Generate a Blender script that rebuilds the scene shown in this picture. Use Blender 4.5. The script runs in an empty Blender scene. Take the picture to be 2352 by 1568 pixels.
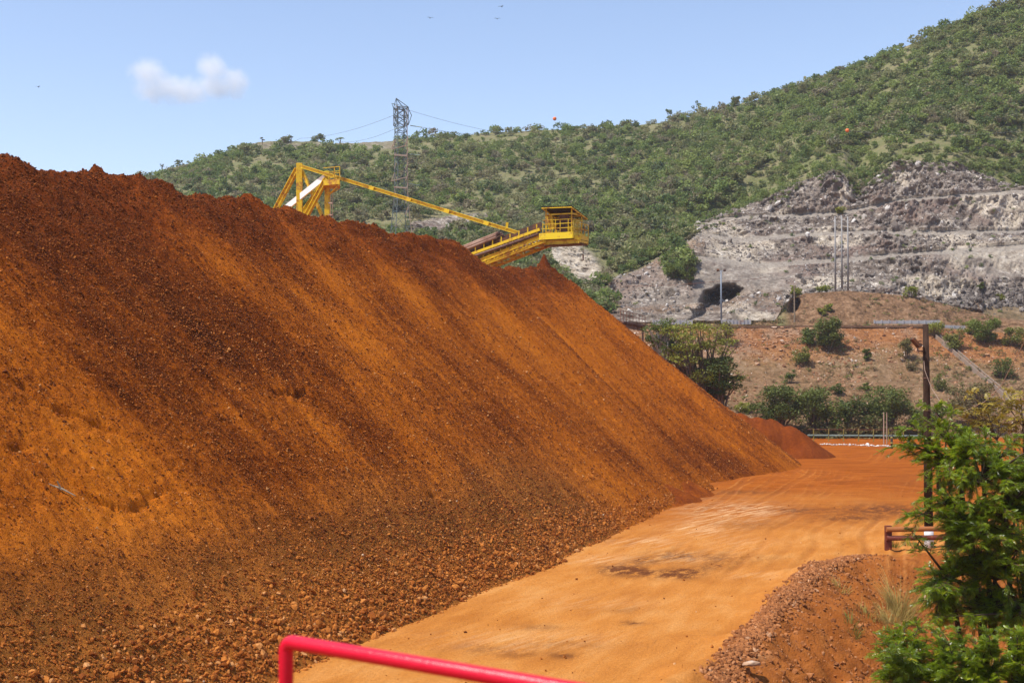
import bpy, bmesh, math, random
import numpy as np
from mathutils import Vector, Matrix
rad = math.radians
sc = bpy.context.scene
col = sc.collection
# ---------------------------------------------------------------- camera, sky, sun, exposure
F, CX, HV, H = 2940.0, 1176.0, 850.0, 7.4      # focal length / centre / horizon of a 2352 px wide frame, eye height
cam_d = bpy.data.cameras.new("camera")
cam = bpy.data.objects.new("camera", cam_d); col.objects.link(cam)
cam.location = (0, 0, H); cam.rotation_euler = (rad(90), 0, 0)
cam_d.sensor_width = 36; cam_d.lens = F / 2352 * 36
cam_d.shift_y = (HV - 784) / 2352
cam_d.clip_start = .1; cam_d.clip_end = 12000
cam_d.dof.use_dof = True; cam_d.dof.focus_distance = 44; cam_d.dof.aperture_fstop = 3.6
sc.camera = cam
SUN = Vector((-.44, -.20, .875)).normalized()     # towards the sun
SUN_EL = math.asin(SUN.z); SUN_AZ = math.atan2(SUN.x, SUN.y)
world = bpy.data.worlds.new("World"); sc.world = world; world.use_nodes = True
wn = world.node_tree.nodes; wl = world.node_tree.links; wn.clear()
sky = wn.new("ShaderNodeTexSky"); sky.sky_type = 'NISHITA'; sky.sun_disc = False
sky.sun_elevation = SUN_EL; sky.sun_rotation = SUN_AZ
sky.altitude = 0; sky.air_density = 1.0; sky.dust_density = 0.4; sky.ozone_density = 3.0
bg = wn.new("ShaderNodeBackground"); bg.inputs[1].default_value = 0.15
wo = wn.new("ShaderNodeOutputWorld"); tn = wn.new("ShaderNodeMix"); tn.data_type = 'RGBA'; tn.blend_type = 'MULTIPLY'; tn.inputs[0].default_value = 1; tn.inputs[7].default_value = (1.17, 1.05, 1.03, 1)
wl.new(sky.outputs[0], tn.inputs[6]); wl.new(tn.outputs[2], bg.inputs[0]); wl.new(bg.outputs[0], wo.inputs[0])
sd = bpy.data.lights.new("sun", 'SUN'); sd.energy = 4.8; sd.angle = rad(.55); sd.color = (1, .955, .88)
so = bpy.data.objects.new("sun", sd); col.objects.link(so)
so.rotation_euler = SUN.to_track_quat('Z', 'Y').to_euler()
vs = sc.view_settings; vs.view_transform = 'Standard'; vs.look = 'None'; vs.gamma = 1; vs.exposure = 0.36
sc.cycles.max_bounces = 5; sc.cycles.diffuse_bounces = 3; sc.cycles.glossy_bounces = 2; sc.cycles.transmission_bounces = 3
sc.cycles.volume_bounces = 3; sc.cycles.transparent_max_bounces = 6

# ---------------------------------------------------------------- helpers
rng = np.random.default_rng(7); random.seed(7)
def W(u, v, Y): return np.array([(u - CX) / F * Y, Y, H - (v - HV) / F * Y])
def G(u, v, z=0.0): return W(u, v, F * (H - z) / (v - HV))
def project(P):
    Y = np.maximum(P[:, 1], .5); return CX + F * P[:, 0] / Y, HV - F * (P[:, 2] - H) / Y

def vnoise(p, seed=0):
    p = np.asarray(p, dtype=np.float64); i = np.floor(p).astype(np.int64); f = p - i
    w = f * f * f * (f * (f * 6 - 15) + 10)
    def hsh(ix, iy, iz):
        h = (ix * 374761393 + iy * 668265263 + iz * 1274126177 + seed * 974711) & 0xffffffff
        h = ((h ^ (h >> 13)) * 1274126177) & 0xffffffff
        h = ((h ^ (h >> 16)) * 2246822519) & 0xffffffff
        return ((h ^ (h >> 15)) & 0xffffff) / float(0xffffff) * 2 - 1
    x, y, z = i[:, 0], i[:, 1], i[:, 2]; wx, wy, wz = w[:, 0], w[:, 1], w[:, 2]
    def L(a, b, t): return a + (b - a) * t
    return L(L(L(hsh(x, y, z), hsh(x+1, y, z), wx), L(hsh(x, y+1, z), hsh(x+1, y+1, z), wx), wy),
             L(L(hsh(x, y, z+1), hsh(x+1, y, z+1), wx), L(hsh(x, y+1, z+1), hsh(x+1, y+1, z+1), wx), wy), wz)
def fbm(p, octv=4, seed=0, gain=.5, ridged=False):
    p = np.asarray(p, float); a, s, t = 1.0, 0.0, 0.0
    for k in range(octv):
        n = vnoise(p, seed + k * 17)
        if ridged: n = 1 - 2 * np.abs(n)
        s = s + a * n; t += a; a *= gain; p = p * 2.03 + 11.7
    return s / t
def cells(p, seed=0):
    """distance to the nearest jittered lattice point and a random number of that cell: broken, blocky rock"""
    i0 = np.floor(p).astype(np.int64); best = np.full(len(p), 9.0); rnd = np.zeros(len(p)); sec = np.full(len(p), 9.0)
    for dx in (-1, 0, 1):
        for dy in (-1, 0, 1):
            for dz in (-1, 0, 1):
                c = i0 + np.array([dx, dy, dz])
                h = (c[:, 0] * 374761393 + c[:, 1] * 668265263 + c[:, 2] * 1274126177 + seed * 977) & 0xffffffff
                h = ((h ^ (h >> 13)) * 1274126177) & 0xffffffff; h = h ^ (h >> 16)
                j = np.stack([(h & 1023), ((h >> 10) & 1023), ((h >> 20) & 1023)], 1) / 1023.0
                d = np.linalg.norm(c + j - p, axis=1)
                m = d < best; sec = np.where(m, best, np.minimum(sec, d)); rnd = np.where(m, ((h >> 5) & 0xffff) / 65535.0, rnd); best = np.where(m, d, best)
    return best, sec, rnd
def sstep(a, b, x):
    t = np.clip((x - a) / (b - a), 0, 1); return t * t * (3 - 2 * t)

def mesh_np(name, V, Fc, mats=(), attrs=None, smooth=False, uv=None):
    """V (n,3), Fc (m,k) int: one mesh, fast"""
    me = bpy.data.meshes.new(name); V = np.ascontiguousarray(V, dtype=np.float32); Fc = np.ascontiguousarray(Fc, dtype=np.int32)
    n, (m, k) = len(V), Fc.shape
    me.vertices.add(n); me.vertices.foreach_set("co", V.ravel())
    me.loops.add(m * k); me.loops.foreach_set("vertex_index", Fc.ravel())
    me.polygons.add(m); me.polygons.foreach_set("loop_start", np.arange(0, m * k, k, dtype=np.int32))
    me.polygons.foreach_set("use_smooth", np.full(m, smooth))
    for a, val in (attrs or {}).items():
        val = np.asarray(val, dtype=np.float32)
        if val.ndim == 1:
            at = me.attributes.new(a, 'FLOAT', 'POINT'); at.data.foreach_set("value", val)
        else:
            at = me.attributes.new(a, 'FLOAT_VECTOR', 'POINT'); at.data.foreach_set("vector", val.ravel())
    me.update(calc_edges=True)
    for mt in mats: me.materials.append(mt)
    return me
def grid_faces(nr, nc):
    r, c = np.meshgrid(np.arange(nr - 1), np.arange(nc - 1), indexing='ij'); a = (r * nc + c).ravel()
    return np.stack([a, a + 1, a + nc + 1, a + nc], 1)
def link(name, me, parent=None, loc=None):
    o = bpy.data.objects.new(name, me); col.objects.link(o)
    if parent is not None: o.parent = parent
    if loc is not None: o.location = loc
    return o
def tag(o, label=None, cat=None, group=None, kind=None):
    if label: o["label"] = label
    if cat: o["category"] = cat
    if group: o["group"] = group
    if kind: o["kind"] = kind
    return o
def thing(name, label, cat, loc, group=None):
    o = bpy.data.objects.new(name, None); col.objects.link(o); o.location = loc; o.empty_display_size = .5
    return tag(o, label, cat, group)

class MB:
    """collects boxes, bars, tubes and plates in world coordinates, then becomes one mesh"""
    def __init__(s): s.v = []; s.f = []
    def add(s, vs, fs):
        b = len(s.v); s.v += [tuple(map(float, p)) for p in vs]; s.f += [tuple(i + b for i in f) for f in fs]; return s
    def frame(s, p, q, up=(0, 0, 1)):
        p, q = Vector(p), Vector(q); d = (q - p).normalized(); up = Vector(up)
        if abs(d.dot(up)) > .98: up = Vector((0, 1, 0)) if abs(d.y) < .9 else Vector((1, 0, 0))
        x = d.cross(up).normalized(); y = x.cross(d).normalized(); return p, q, d, x, y
    def bar(s, p, q, w, h=None, up=(0, 0, 1)):
        h = h or w; p, q, d, x, y = s.frame(p, q, up); o = []
        for e in (p, q):
            for a, b in ((-1, -1), (1, -1), (1, 1), (-1, 1)): o.append(e + x * (a * w / 2) + y * (b * h / 2))
        return s.add(o, [(0, 3, 2, 1), (4, 5, 6, 7), (0, 1, 5, 4), (1, 2, 6, 5), (2, 3, 7, 6), (3, 0, 4, 7)])
    def ibeam(s, p, q, w, h, t=None, up=(0, 0, 1)):
        t = t or w * .16; p, q, d, x, y = s.frame(p, q, up)
        s.bar(p + y * (h / 2 - t / 2), q + y * (h / 2 - t / 2), w, t, up); s.bar(p - y * (h / 2 - t / 2), q - y * (h / 2 - t / 2), w, t, up)
        return s.bar(p, q, t, h - 2 * t - .002, up)
    def tube(s, pts, r, n=10, cap=True):
        pts = [Vector(p) for p in pts]; rr = r if hasattr(r, '__len__') else [r] * len(pts); o = []; prev = None
        for i, p in enumerate(pts):
            d = (pts[min(i + 1, len(pts) - 1)] - pts[max(i - 1, 0)]).normalized()
            if prev is None:
                a = Vector((0, 0, 1)) if abs(d.z) < .9 else Vector((1, 0, 0)); x = d.cross(a).normalized()
            else: x = (prev - d * prev.dot(d)).normalized()
            prev = x; y = d.cross(x)
            for k in range(n):
                t = 2 * math.pi * k / n; o.append(p + x * (math.cos(t) * rr[i]) + y * (math.sin(t) * rr[i]))
        f = []
        for i in range(len(pts) - 1):
            for k in range(n): f.append((i * n + k, i * n + (k + 1) % n, (i + 1) * n + (k + 1) % n, (i + 1) * n + k))
        if cap: f += [tuple(range(n - 1, -1, -1)), tuple((len(pts) - 1) * n + k for k in range(n))]
        return s.add(o, f)
    def quad(s, a, b, c, d, t=.03):
        """thin plate with real thickness"""
        a, b, c, d = map(Vector, (a, b, c, d)); n = (b - a).cross(d - a).normalized() * (t / 2)
        return s.add([p - n for p in (a, b, c, d)] + [p + n for p in (a, b, c, d)], [(3, 2, 1, 0), (4, 5, 6, 7), (0, 1, 5, 4), (1, 2, 6, 5), (2, 3, 7, 6), (3, 0, 4, 7)])
    def build(s, name, mat, parent=None, origin=None, smooth=False, bevel=0):
        org = Vector(origin) if origin is not None else (Vector(parent.location) if parent is not None else Vector((0, 0, 0)))
        if parent is not None and parent.parent is not None: org = Vector(parent.parent.location) + Vector(parent.location)
        me = bpy.data.meshes.new(name); me.from_pydata([tuple(Vector(p) - org) for p in s.v], [], s.f); me.update()
        bm = bmesh.new(); bm.from_mesh(me); bmesh.ops.recalc_face_normals(bm, faces=bm.faces); bm.to_mesh(me); bm.free()
        me.materials.append(mat)
        if smooth: me.polygons.foreach_set("use_smooth", [len(p.vertices) == 4 for p in me.polygons])
        o = link(name, me, parent)
        if parent is None: o.location = org
        if bevel:
            b = o.modifiers.new("bevel", 'BEVEL'); b.width = bevel; b.segments = 1; b.limit_method = 'ANGLE'
        return o

# ---------------------------------------------------------------- node materials
class NM:
    def __init__(s, name):
        s.m = bpy.data.materials.new(name); s.m.use_nodes = True; s.t = s.m.node_tree; s.n = s.t.nodes; s.n.clear()
        s.out = s.n.new("ShaderNodeOutputMaterial"); s.co = None
    def L(s, a, b): s.t.links.new(a, b)
    def put(s, sock, v):
        if hasattr(v, 'is_output'): s.L(v, sock)
        elif isinstance(v, tuple) and len(v) == 3 and sock.type == 'RGBA': sock.default_value = (*v, 1)
        else: sock.default_value = v
    def obj(s):
        if s.co is None: s.co = s.n.new("ShaderNodeTexCoord")
        return s.co.outputs['Object']
    def attr(s, a, vec=False):
        n = s.n.new("ShaderNodeAttribute"); n.attribute_name = a; return n.outputs['Vector' if vec else 'Fac']
    def map(s, v, scale=(1, 1, 1), rot=(0, 0, 0)):
        if any(rot):
            q = s.n.new("ShaderNodeVectorRotate"); q.rotation_type = 'EULER_XYZ'; q.inputs['Rotation'].default_value = rot; s.L(v, q.inputs['Vector']); v = q.outputs[0]; rot = (0, 0, 0)
        n = s.n.new("ShaderNodeMapping"); s.L(v, n.inputs[0]); n.inputs['Scale'].default_value = scale; n.inputs['Rotation'].default_value = rot; return n.outputs[0]
    def noise(s, scale, detail=4, rough=.55, vec=None, dist=0):
        n = s.n.new("ShaderNodeTexNoise"); s.L(vec if vec is not None else s.obj(), n.inputs['Vector'])
        n.inputs['Scale'].default_value = scale; n.inputs['Detail'].default_value = detail; n.inputs['Roughness'].default_value = rough; n.inputs['Distortion'].default_value = dist
        return n.outputs['Fac']
    def voro(s, scale, vec=None, feat='F1', out='Distance'):
        n = s.n.new("ShaderNodeTexVoronoi"); s.L(vec if vec is not None else s.obj(), n.inputs['Vector']); n.feature = feat; n.inputs['Scale'].default_value = scale; return n.outputs[out]
    def math(s, op, a, b=0.0, clamp=False):
        n = s.n.new("ShaderNodeMath"); n.operation = op; n.use_clamp = clamp; s.put(n.inputs[0], a); s.put(n.inputs[1], b); return n.outputs[0]
    def rng(s, v, a, b, c=0.0, d=1.0):
        n = s.n.new("ShaderNodeMapRange"); s.put(n.inputs[0], v)
        for i, x in enumerate((a, b, c, d)): n.inputs[i + 1].default_value = x
        n.clamp = True; return n.outputs[0]
    def mix(s, f, a, b, mode='MIX'):
        n = s.n.new("ShaderNodeMix"); n.data_type = 'RGBA'; n.blend_type = mode
        s.put(n.inputs[0], f); s.put(n.inputs[6], a); s.put(n.inputs[7], b); return n.outputs[2]
    def ramp(s, f, stops, interp='LINEAR'):
        n = s.n.new("ShaderNodeValToRGB"); s.put(n.inputs[0], f); e = n.color_ramp.elements; n.color_ramp.interpolation = interp
        while len(e) < len(stops): e.new(.5)
        for i, (p, c) in enumerate(stops): e[i].position = p; e[i].color = (*c, 1)
        return n.outputs[0]
    def bump(s, h, strength=.5, dist=.1, base=None):
        n = s.n.new("ShaderNodeBump"); n.inputs['Strength'].default_value = strength; n.inputs['Distance'].default_value = dist; s.put(n.inputs['Height'], h)
        if base is not None: s.L(base, n.inputs['Normal'])
        return n.outputs[0]
    def bsdf(s, color, rough=.9, metal=0.0, normal=None, spec=.3):
        n = s.n.new("ShaderNodeBsdfPrincipled"); s.put(n.inputs['Base Color'], color); s.put(n.inputs['Roughness'], rough); s.put(n.inputs['Metallic'], metal)
        n.inputs['Specular IOR Level'].default_value = spec
        if normal is not None: s.L(normal, n.inputs['Normal'])
        s.sh = n; s.L(n.outputs[0], s.out.inputs[0]); return s
    def leaf(s, color, rough=.5, spec=.4, trans=.35, tcol=None):
        s.bsdf(color, rough, spec=spec); t = s.n.new("ShaderNodeBsdfTranslucent"); s.put(t.inputs[0], tcol if tcol is not None else color)
        mx = s.n.new("ShaderNodeMixShader"); mx.inputs[0].default_value = trans; s.L(s.sh.outputs[0], mx.inputs[1]); s.L(t.outputs[0], mx.inputs[2]); s.L(mx.outputs[0], s.out.inputs[0]); return s

def paint(name, c, rust=(.16, .05, .02), amount=.25, scale=1.5, rough=.55, metal=0.0):
    m = NM(name); n = m.noise(scale, 6, .7); n2 = m.noise(scale * 6, 4, .6)
    k = m.rng(m.math('ADD', n, m.math('MULTIPLY', n2, .35)), .88 - amount * .5, .98 - amount * .4)
    v = m.mix(m.noise(scale * .5, 3), tuple(x * .82 for x in c), c)
    return m.bsdf(m.mix(k, v, rust), m.rng(k, 0, 1, rough, .9), metal, m.bump(n2, .15, .02), .35).m
# ---------------------------------------------------------------- materials of the ground
def mat_pile():
    m = NM("crushed_ore"); ab = m.attr('ab', True); fine = m.attr('fine'); tan = m.attr('tan')
    st = m.noise(1.0, 4, .6, m.map(ab, (2.2, .45, 1)))
    sp = m.noise(5.0, 4, .75, ab); sp2 = m.noise(14.0, 3, .8, ab)
    k = m.math('ADD', fine, m.math('MULTIPLY', m.math('SUBTRACT', st, .5), .7))
    k = m.math('ADD', k, m.math('MULTIPLY', m.math('SUBTRACT', sp, .5), 1.1))
    k = m.math('ADD', k, m.math('MULTIPLY', m.math('SUBTRACT', sp2, .5), .9))
    c = m.ramp(k, [(.0, (.048, .010, .001)), (.32, (.155, .033, .003)), (.60, (.33, .084, .006)), (1.0, (.48, .138, .009))])
    c = m.mix(m.math('MULTIPLY', tan, .42), c, (.46, .19, .040))
    red = m.attr('red'); c = m.mix(m.math('MULTIPLY', red, .6), c, (.22, .048, .009))
    h = m.math('ADD', m.noise(7, 5, .75), m.math('MULTIPLY', m.noise(22, 3, .7), .5))
    rug = m.rng(k, .2, .8, 1.0, .65)
    n = m.n.new("ShaderNodeBump"); n.inputs['Distance'].default_value = .12; m.L(rug, n.inputs['Strength']); m.L(h, n.inputs['Height'])
    return m.bsdf(c, .92, normal=n.outputs[0], spec=.04).m
def mat_stone(name, stops, bump=.4, scale=14):
    m = NM(name); t = m.attr('tint'); c = m.ramp(t, stops)
    c = m.mix(m.rng(m.noise(scale, 4, .7), .35, .7), c, m.mix(.55, c, stops[0][1]))
    return m.bsdf(c, .9, normal=m.bump(m.noise(scale * 1.6, 4, .7), bump, .03), spec=.2).m
def mat_ground():
    m = NM("packed_dirt"); P = m.obj(); d = m.map(P, (1, .28, 1), (0, 0, rad(22)))
    far = m.attr('far'); stain = m.attr('stain'); pale = m.attr('pale'); ditch = m.attr('ditch')
    a = m.noise(1.1, 5, .6, d, .3); b = m.noise(.22, 4, .55, P); f = m.noise(9, 5, .75, P)
    near = m.ramp(m.math('ADD', m.math('MULTIPLY', a, .6), m.math('MULTIPLY', b, .4)), [(.30, (.38, .130, .022)), (.50, (.52, .205, .042)), (.70, (.62, .30, .090))])
    sw = m.noise(.30, 5, .6, m.map(P, (.5, 1, 1)), 2.2)
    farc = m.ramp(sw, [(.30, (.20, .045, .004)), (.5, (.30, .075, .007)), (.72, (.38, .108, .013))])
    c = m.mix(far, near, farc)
    dc = m.ramp(m.noise(1.3, 6, .7, P), [(.3, (.20, .058, .013)), (.55, (.33, .108, .024)), (.75, (.42, .16, .042))])
    c = m.mix(ditch, c, dc)
    c = m.mix(m.rng(m.math('ADD', m.math('MULTIPLY', f, .5), m.math('MULTIPLY', m.noise(28, 4, .8, P), .5)), .42, .68, 0, .55), c, (.22, .062, .010))
    tk = m.math('MULTIPLY', m.attr('track'), m.rng(m.noise(3.5, 5, .7, P), .3, .6, .35, 1)); c = m.mix(m.math('MULTIPLY', m.math('MAXIMUM', tk, 0.0), .50), c, (.24, .075, .018)); c = m.mix(m.math('MULTIPLY', m.math('MAXIMUM', m.math('MULTIPLY', tk, -1.0), 0.0), .55), c, (.62, .28, .085))
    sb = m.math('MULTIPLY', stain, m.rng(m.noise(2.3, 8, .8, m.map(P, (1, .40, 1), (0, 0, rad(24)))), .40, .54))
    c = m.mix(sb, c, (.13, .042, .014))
    pb = m.math('MULTIPLY', pale, m.rng(m.noise(2.2, 6, .75, m.map(P, (1.6, .16, 1), (0, 0, rad(36)))), .45, .65))
    c = m.mix(pb, c, (.66, .42, .22))
    h = m.math('ADD', m.math('MULTIPLY', m.noise(2.6, 5, .7, d), 1.0), m.math('MULTIPLY', f, .7))
    return m.bsdf(c, .93, normal=m.bump(h, .8, .11), spec=.04).m
def mat_terrain():
    m = NM("hill_ground"); P = m.obj()
    rock, soil, brown, pale = m.attr('rock'), m.attr('soil'), m.attr('brown'), m.attr('pale')
    n1, n2, n3 = m.noise(.12, 6, .65, P), m.noise(.6, 6, .7, P), m.noise(2.4, 5, .75, P)
    hill = m.ramp(m.math('ADD', m.math('MULTIPLY', n1, .5), m.math('MULTIPLY', n2, .5)), [(.34, (.085, .100, .035)), (.46, (.145, .145, .058)), (.58, (.20, .170, .090)), (.72, (.30, .225, .145))])
    st = m.noise(.55, 7, .72, m.map(P, (1, 1, .42), (0, rad(28), 0)), .5)
    rk = m.ramp(st, [(.32, (.030, .021, .016)), (.44, (.105, .080, .062)), (.54, (.22, .180, .145)), (.63, (.42, .365, .305)), (.72, (.74, .67, .58))])
    rk = m.mix(m.rng(m.noise(.07, 5, .65, P), .50, .60, 0, .75), rk, m.mix(n2, (.07, .050, .042), (.30, .20, .155)))
    rk = m.mix(m.math('MULTIPLY', pale, .75), rk, m.ramp(n2, [(.35, (.30, .24, .17)), (.55, (.55, .47, .36)), (.7, (.72, .66, .56))]))
    gr = m.ramp(n3, [(.3, (.19, .16, .13)), (.7, (.35, .305, .25))]); rk = m.mix(m.attr('bench'), rk, gr)
    sl = m.ramp(m.math('ADD', m.math('MULTIPLY', n2, .45), m.math('MULTIPLY', n3, .55)), [(.32, (.10, .042, .016)), (.46, (.22, .088, .030)), (.60, (.34, .145, .050)), (.76, (.44, .25, .13))])
    br = m.ramp(m.math('ADD', m.math('MULTIPLY', n2, .6), m.math('MULTIPLY', n3, .4)), [(.34, (.060, .034, .018)), (.5, (.17, .092, .046)), (.66, (.32, .195, .11))])
    rk = m.mix(m.rng(m.noise(.9, 6, .75, m.map(P, (1.3, 1, .35), (0, rad(35), 0)), 1.0), .50, .64, 0, .8), rk, m.mix(n3, (.055, .040, .032), (.20, .15, .12))); c = m.mix(rock, hill, rk); c = m.mix(brown, c, br); sl = m.mix(m.rng(m.math('ADD', m.noise(.10, 5, .6, m.map(P, (1, .5, 2.2))), m.math('MULTIPLY', m.math('SUBTRACT', n2, .5), .5)), .46, .60, 0, .65), sl, m.ramp(n3, [(.3, (.13, .085, .050)), (.6, (.27, .185, .125)), (.8, (.38, .29, .21))])); c = m.mix(soil, c, sl)
    h = m.math('ADD', m.noise(.9, 7, .75, P), m.math('MULTIPLY', m.voro(1.6, P), .35))
    return m.bsdf(c, .95, normal=m.bump(h, .55, .9), spec=.15).m
M_PILE, M_GROUND, M_TERR = mat_pile(), mat_ground(), mat_terrain()
ORE = [(0, (.10, .024, .003)), (.45, (.30, .080, .008)), (.8, (.52, .18, .028)), (.95, (.60, .30, .11)), (1, (.58, .44, .30))]
M_ORE = mat_stone("ore_stone", ORE)
M_RUBBLE = mat_stone("brown_rubble", [(0, (.16, .07, .035)), (.5, (.36, .17, .08)), (.85, (.5, .32, .2)), (1, (.62, .52, .42))], scale=6)
M_GREYROCK = mat_stone("grey_rubble", [(0, (.07, .055, .045)), (.5, (.23, .195, .165)), (.85, (.42, .37, .32)), (1, (.66, .61, .55))], scale=3)
M_WHITESTONE = mat_stone("painted_stone", [(0, (.42, .38, .34)), (.5, (.66, .62, .57)), (1, (.8, .77, .72))], scale=5)

# ---------------------------------------------------------------- the big stockpile
APEX = np.array([2.5, 101.0]); AD = np.array([.375, .927]); AD /= np.linalg.norm(AD); ND = np.array([AD[1], -AD[0]])  # ND points to the road
TAN = .7536
sil = np.array([(0,350),(70,369),(130,378),(200,386),(300,393),(350,399),(385,418),(420,436),(470,440),(500,450),(560,454),(600,463),(650,471),(700,484),(740,492),(780,499),
                (850,518),(900,527),(940,545),(965,552),(1000,546),(1045,552),(1062,566),(1085,596),(1110,604),(1150,599),(1200,602),(1236,608),(1250,602)], float)
kx = (sil[:, 0] - CX) / F
t_ = (APEX[0] - kx * APEX[1]) / (AD[0] - kx * AD[1]); y_ = APEX[1] - AD[1] * t_
z_ = H + (HV - sil[:, 1]) / F * y_
o_ = np.argsort(-t_); RA, RZ = -t_[o_], z_[o_] - .22 - .35 * (t_[o_] < 14.5) * (t_[o_] > 3)          # a (negative towards the camera), ridge height
def ridge_z(a): return np.interp(a, RA, RZ)
def ab_of(X, Y):
    dx, dy = X - APEX[0], Y - APEX[1]; return dx * AD[0] + dy * AD[1], dx * ND[0] + dy * ND[1]
def xy_of(a, b): return APEX[0] + a * AD[0] + b * ND[0], APEX[1] + a * AD[1] + b * ND[1]
def pile_base(a, b):
    d = np.where(a > 0, np.hypot(a, b), np.abs(b)); z0 = ridge_z(np.minimum(a, 0))
    wob = .9 * vnoise(np.stack([a * .09, a * 0, a * 0], 1), 3)
    rt_ = np.interp(a, [-90, -68, -60, -49, -37, -25, -18, -12, -6, 0, 8], [20.0, 19.6, 19.5, 19.1, 18.3, 17.75, 17.6, 17.75, 18.4, 19.3, 20.6]); z = z0 - 16.0 / (rt_ - .7) * np.maximum(np.sqrt(d * d + .5) - .7, 0)
    foot = sstep(5.5, 0, z)                       # the foot runs out a little
    return z + foot * .12 * (1 + .5 * wob)
def px_to_pile(u, v):
    """where the line of sight through a picture point meets the plain face of the heap"""
    Y = np.arange(28, 118, .05); X = (u - CX) / F * Y; Z = H - (v - HV) / F * Y
    a, b = ab_of(X, Y); s = pile_base(a, b) - Z; i = int(np.argmax((s[1:] > 0) & (s[:-1] <= 0) & (b[1:] > -2))); return a[i], b[i]
scarps = [([(600, 893), (650, 902), (700, 892), (745, 935), (800, 965), (850, 985)], .55), ([(0, 852), (60, 880), (120, 925), (180, 942), (240, 970), (282, 990)], .6),
          ([(120, 1058), (165, 1098), (215, 1135), (262, 1160), (305, 1172)], .75), ([(300, 1165), (322, 1150), (345, 1138)], .45), ([(310, 1125), (350, 1118), (372, 1117)], .35),
          ([(970, 1116), (985, 1128), (1002, 1126)], .5), ([(0, 1030), (30, 1022), (52, 1016)], .4), ([(810, 968), (850, 1000)], .25), ([(1495, 1095), (1530, 1112), (1600, 1150)], .4)]
SC = [(np.array([px_to_pile(u, v) for u, v in pts]), dep) for pts, dep in scarps]
blobs = [ # u, v, ru, rv, value (negative = coarse and dark, positive = smooth and orange)
    (230, 520, 330, 130, -.20), (380, 820, 330, 150, -.32), (60, 640, 220, 160, -.15), (650, 1080, 170, 110, -.30), (860, 1230, 330, 60, -.32), (1150, 1180, 260, 40, -.2),
    (120, 1020, 230, 90, .20), (330, 1180, 220, 70, .28), (750, 960, 150, 90, .12), (820, 1140, 150, 50, .2), (950, 760, 220, 110, .12), (1250, 800, 220, 120, .10), (60, 1240, 160, 60, .2),
    (500, 1290, 260, 50, -.15), (100, 1400, 200, 80, -.15), (1500, 960, 130, 60, .12), (1480, 1050, 120, 60, -.16), (1650, 1060, 120, 30, -.15), (1250, 620, 120, 40, -.35), (1400, 760, 60, 90, -.12)]
def pile_fields(a, b, P):
    u, v = project(P)
    wr = 1.6 * vnoise(np.stack([a * .15, b * .16, a * 0 + 9], 1), 27); a_0, a = a, a + wr; q = np.stack([a * .42, b * .045, a * 0], 1); q2 = np.stack([a * 1.6, b * .11, a * 0 + 4], 1)
    s1 = fbm(q, 3, 21); s2 = fbm(q2, 3, 23); s3 = fbm(np.stack([a * .25, b * .25, a * 0], 1), 4, 25); a = a_0
    fine = .55 + .18 * s1 + .14 * s2 + .34 * s3
    for (bu, bv, ru, rv, val) in blobs:
        fine += val * .9 * np.exp(-((u - bu) / ru) ** 2 - ((v - bv) / rv) ** 2)
    z = P[:, 2]; crest = sstep(6.0, .5, np.abs(b)); crest = np.where(a > 0, sstep(5, .5, np.hypot(a, b)), crest)
    fine -= .30 * crest
    red = np.clip(crest * .7 + .5 * np.exp(-((u - 150) / 420) ** 2 - ((v - 480) / 170) ** 2), 0, 1)
    toe = sstep(4.6, 1.6, z + .8 * s3) * sstep(-28, -46, a + 4 * s3)
    fine -= .18 * toe
    return fine, red, toe, crest
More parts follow.
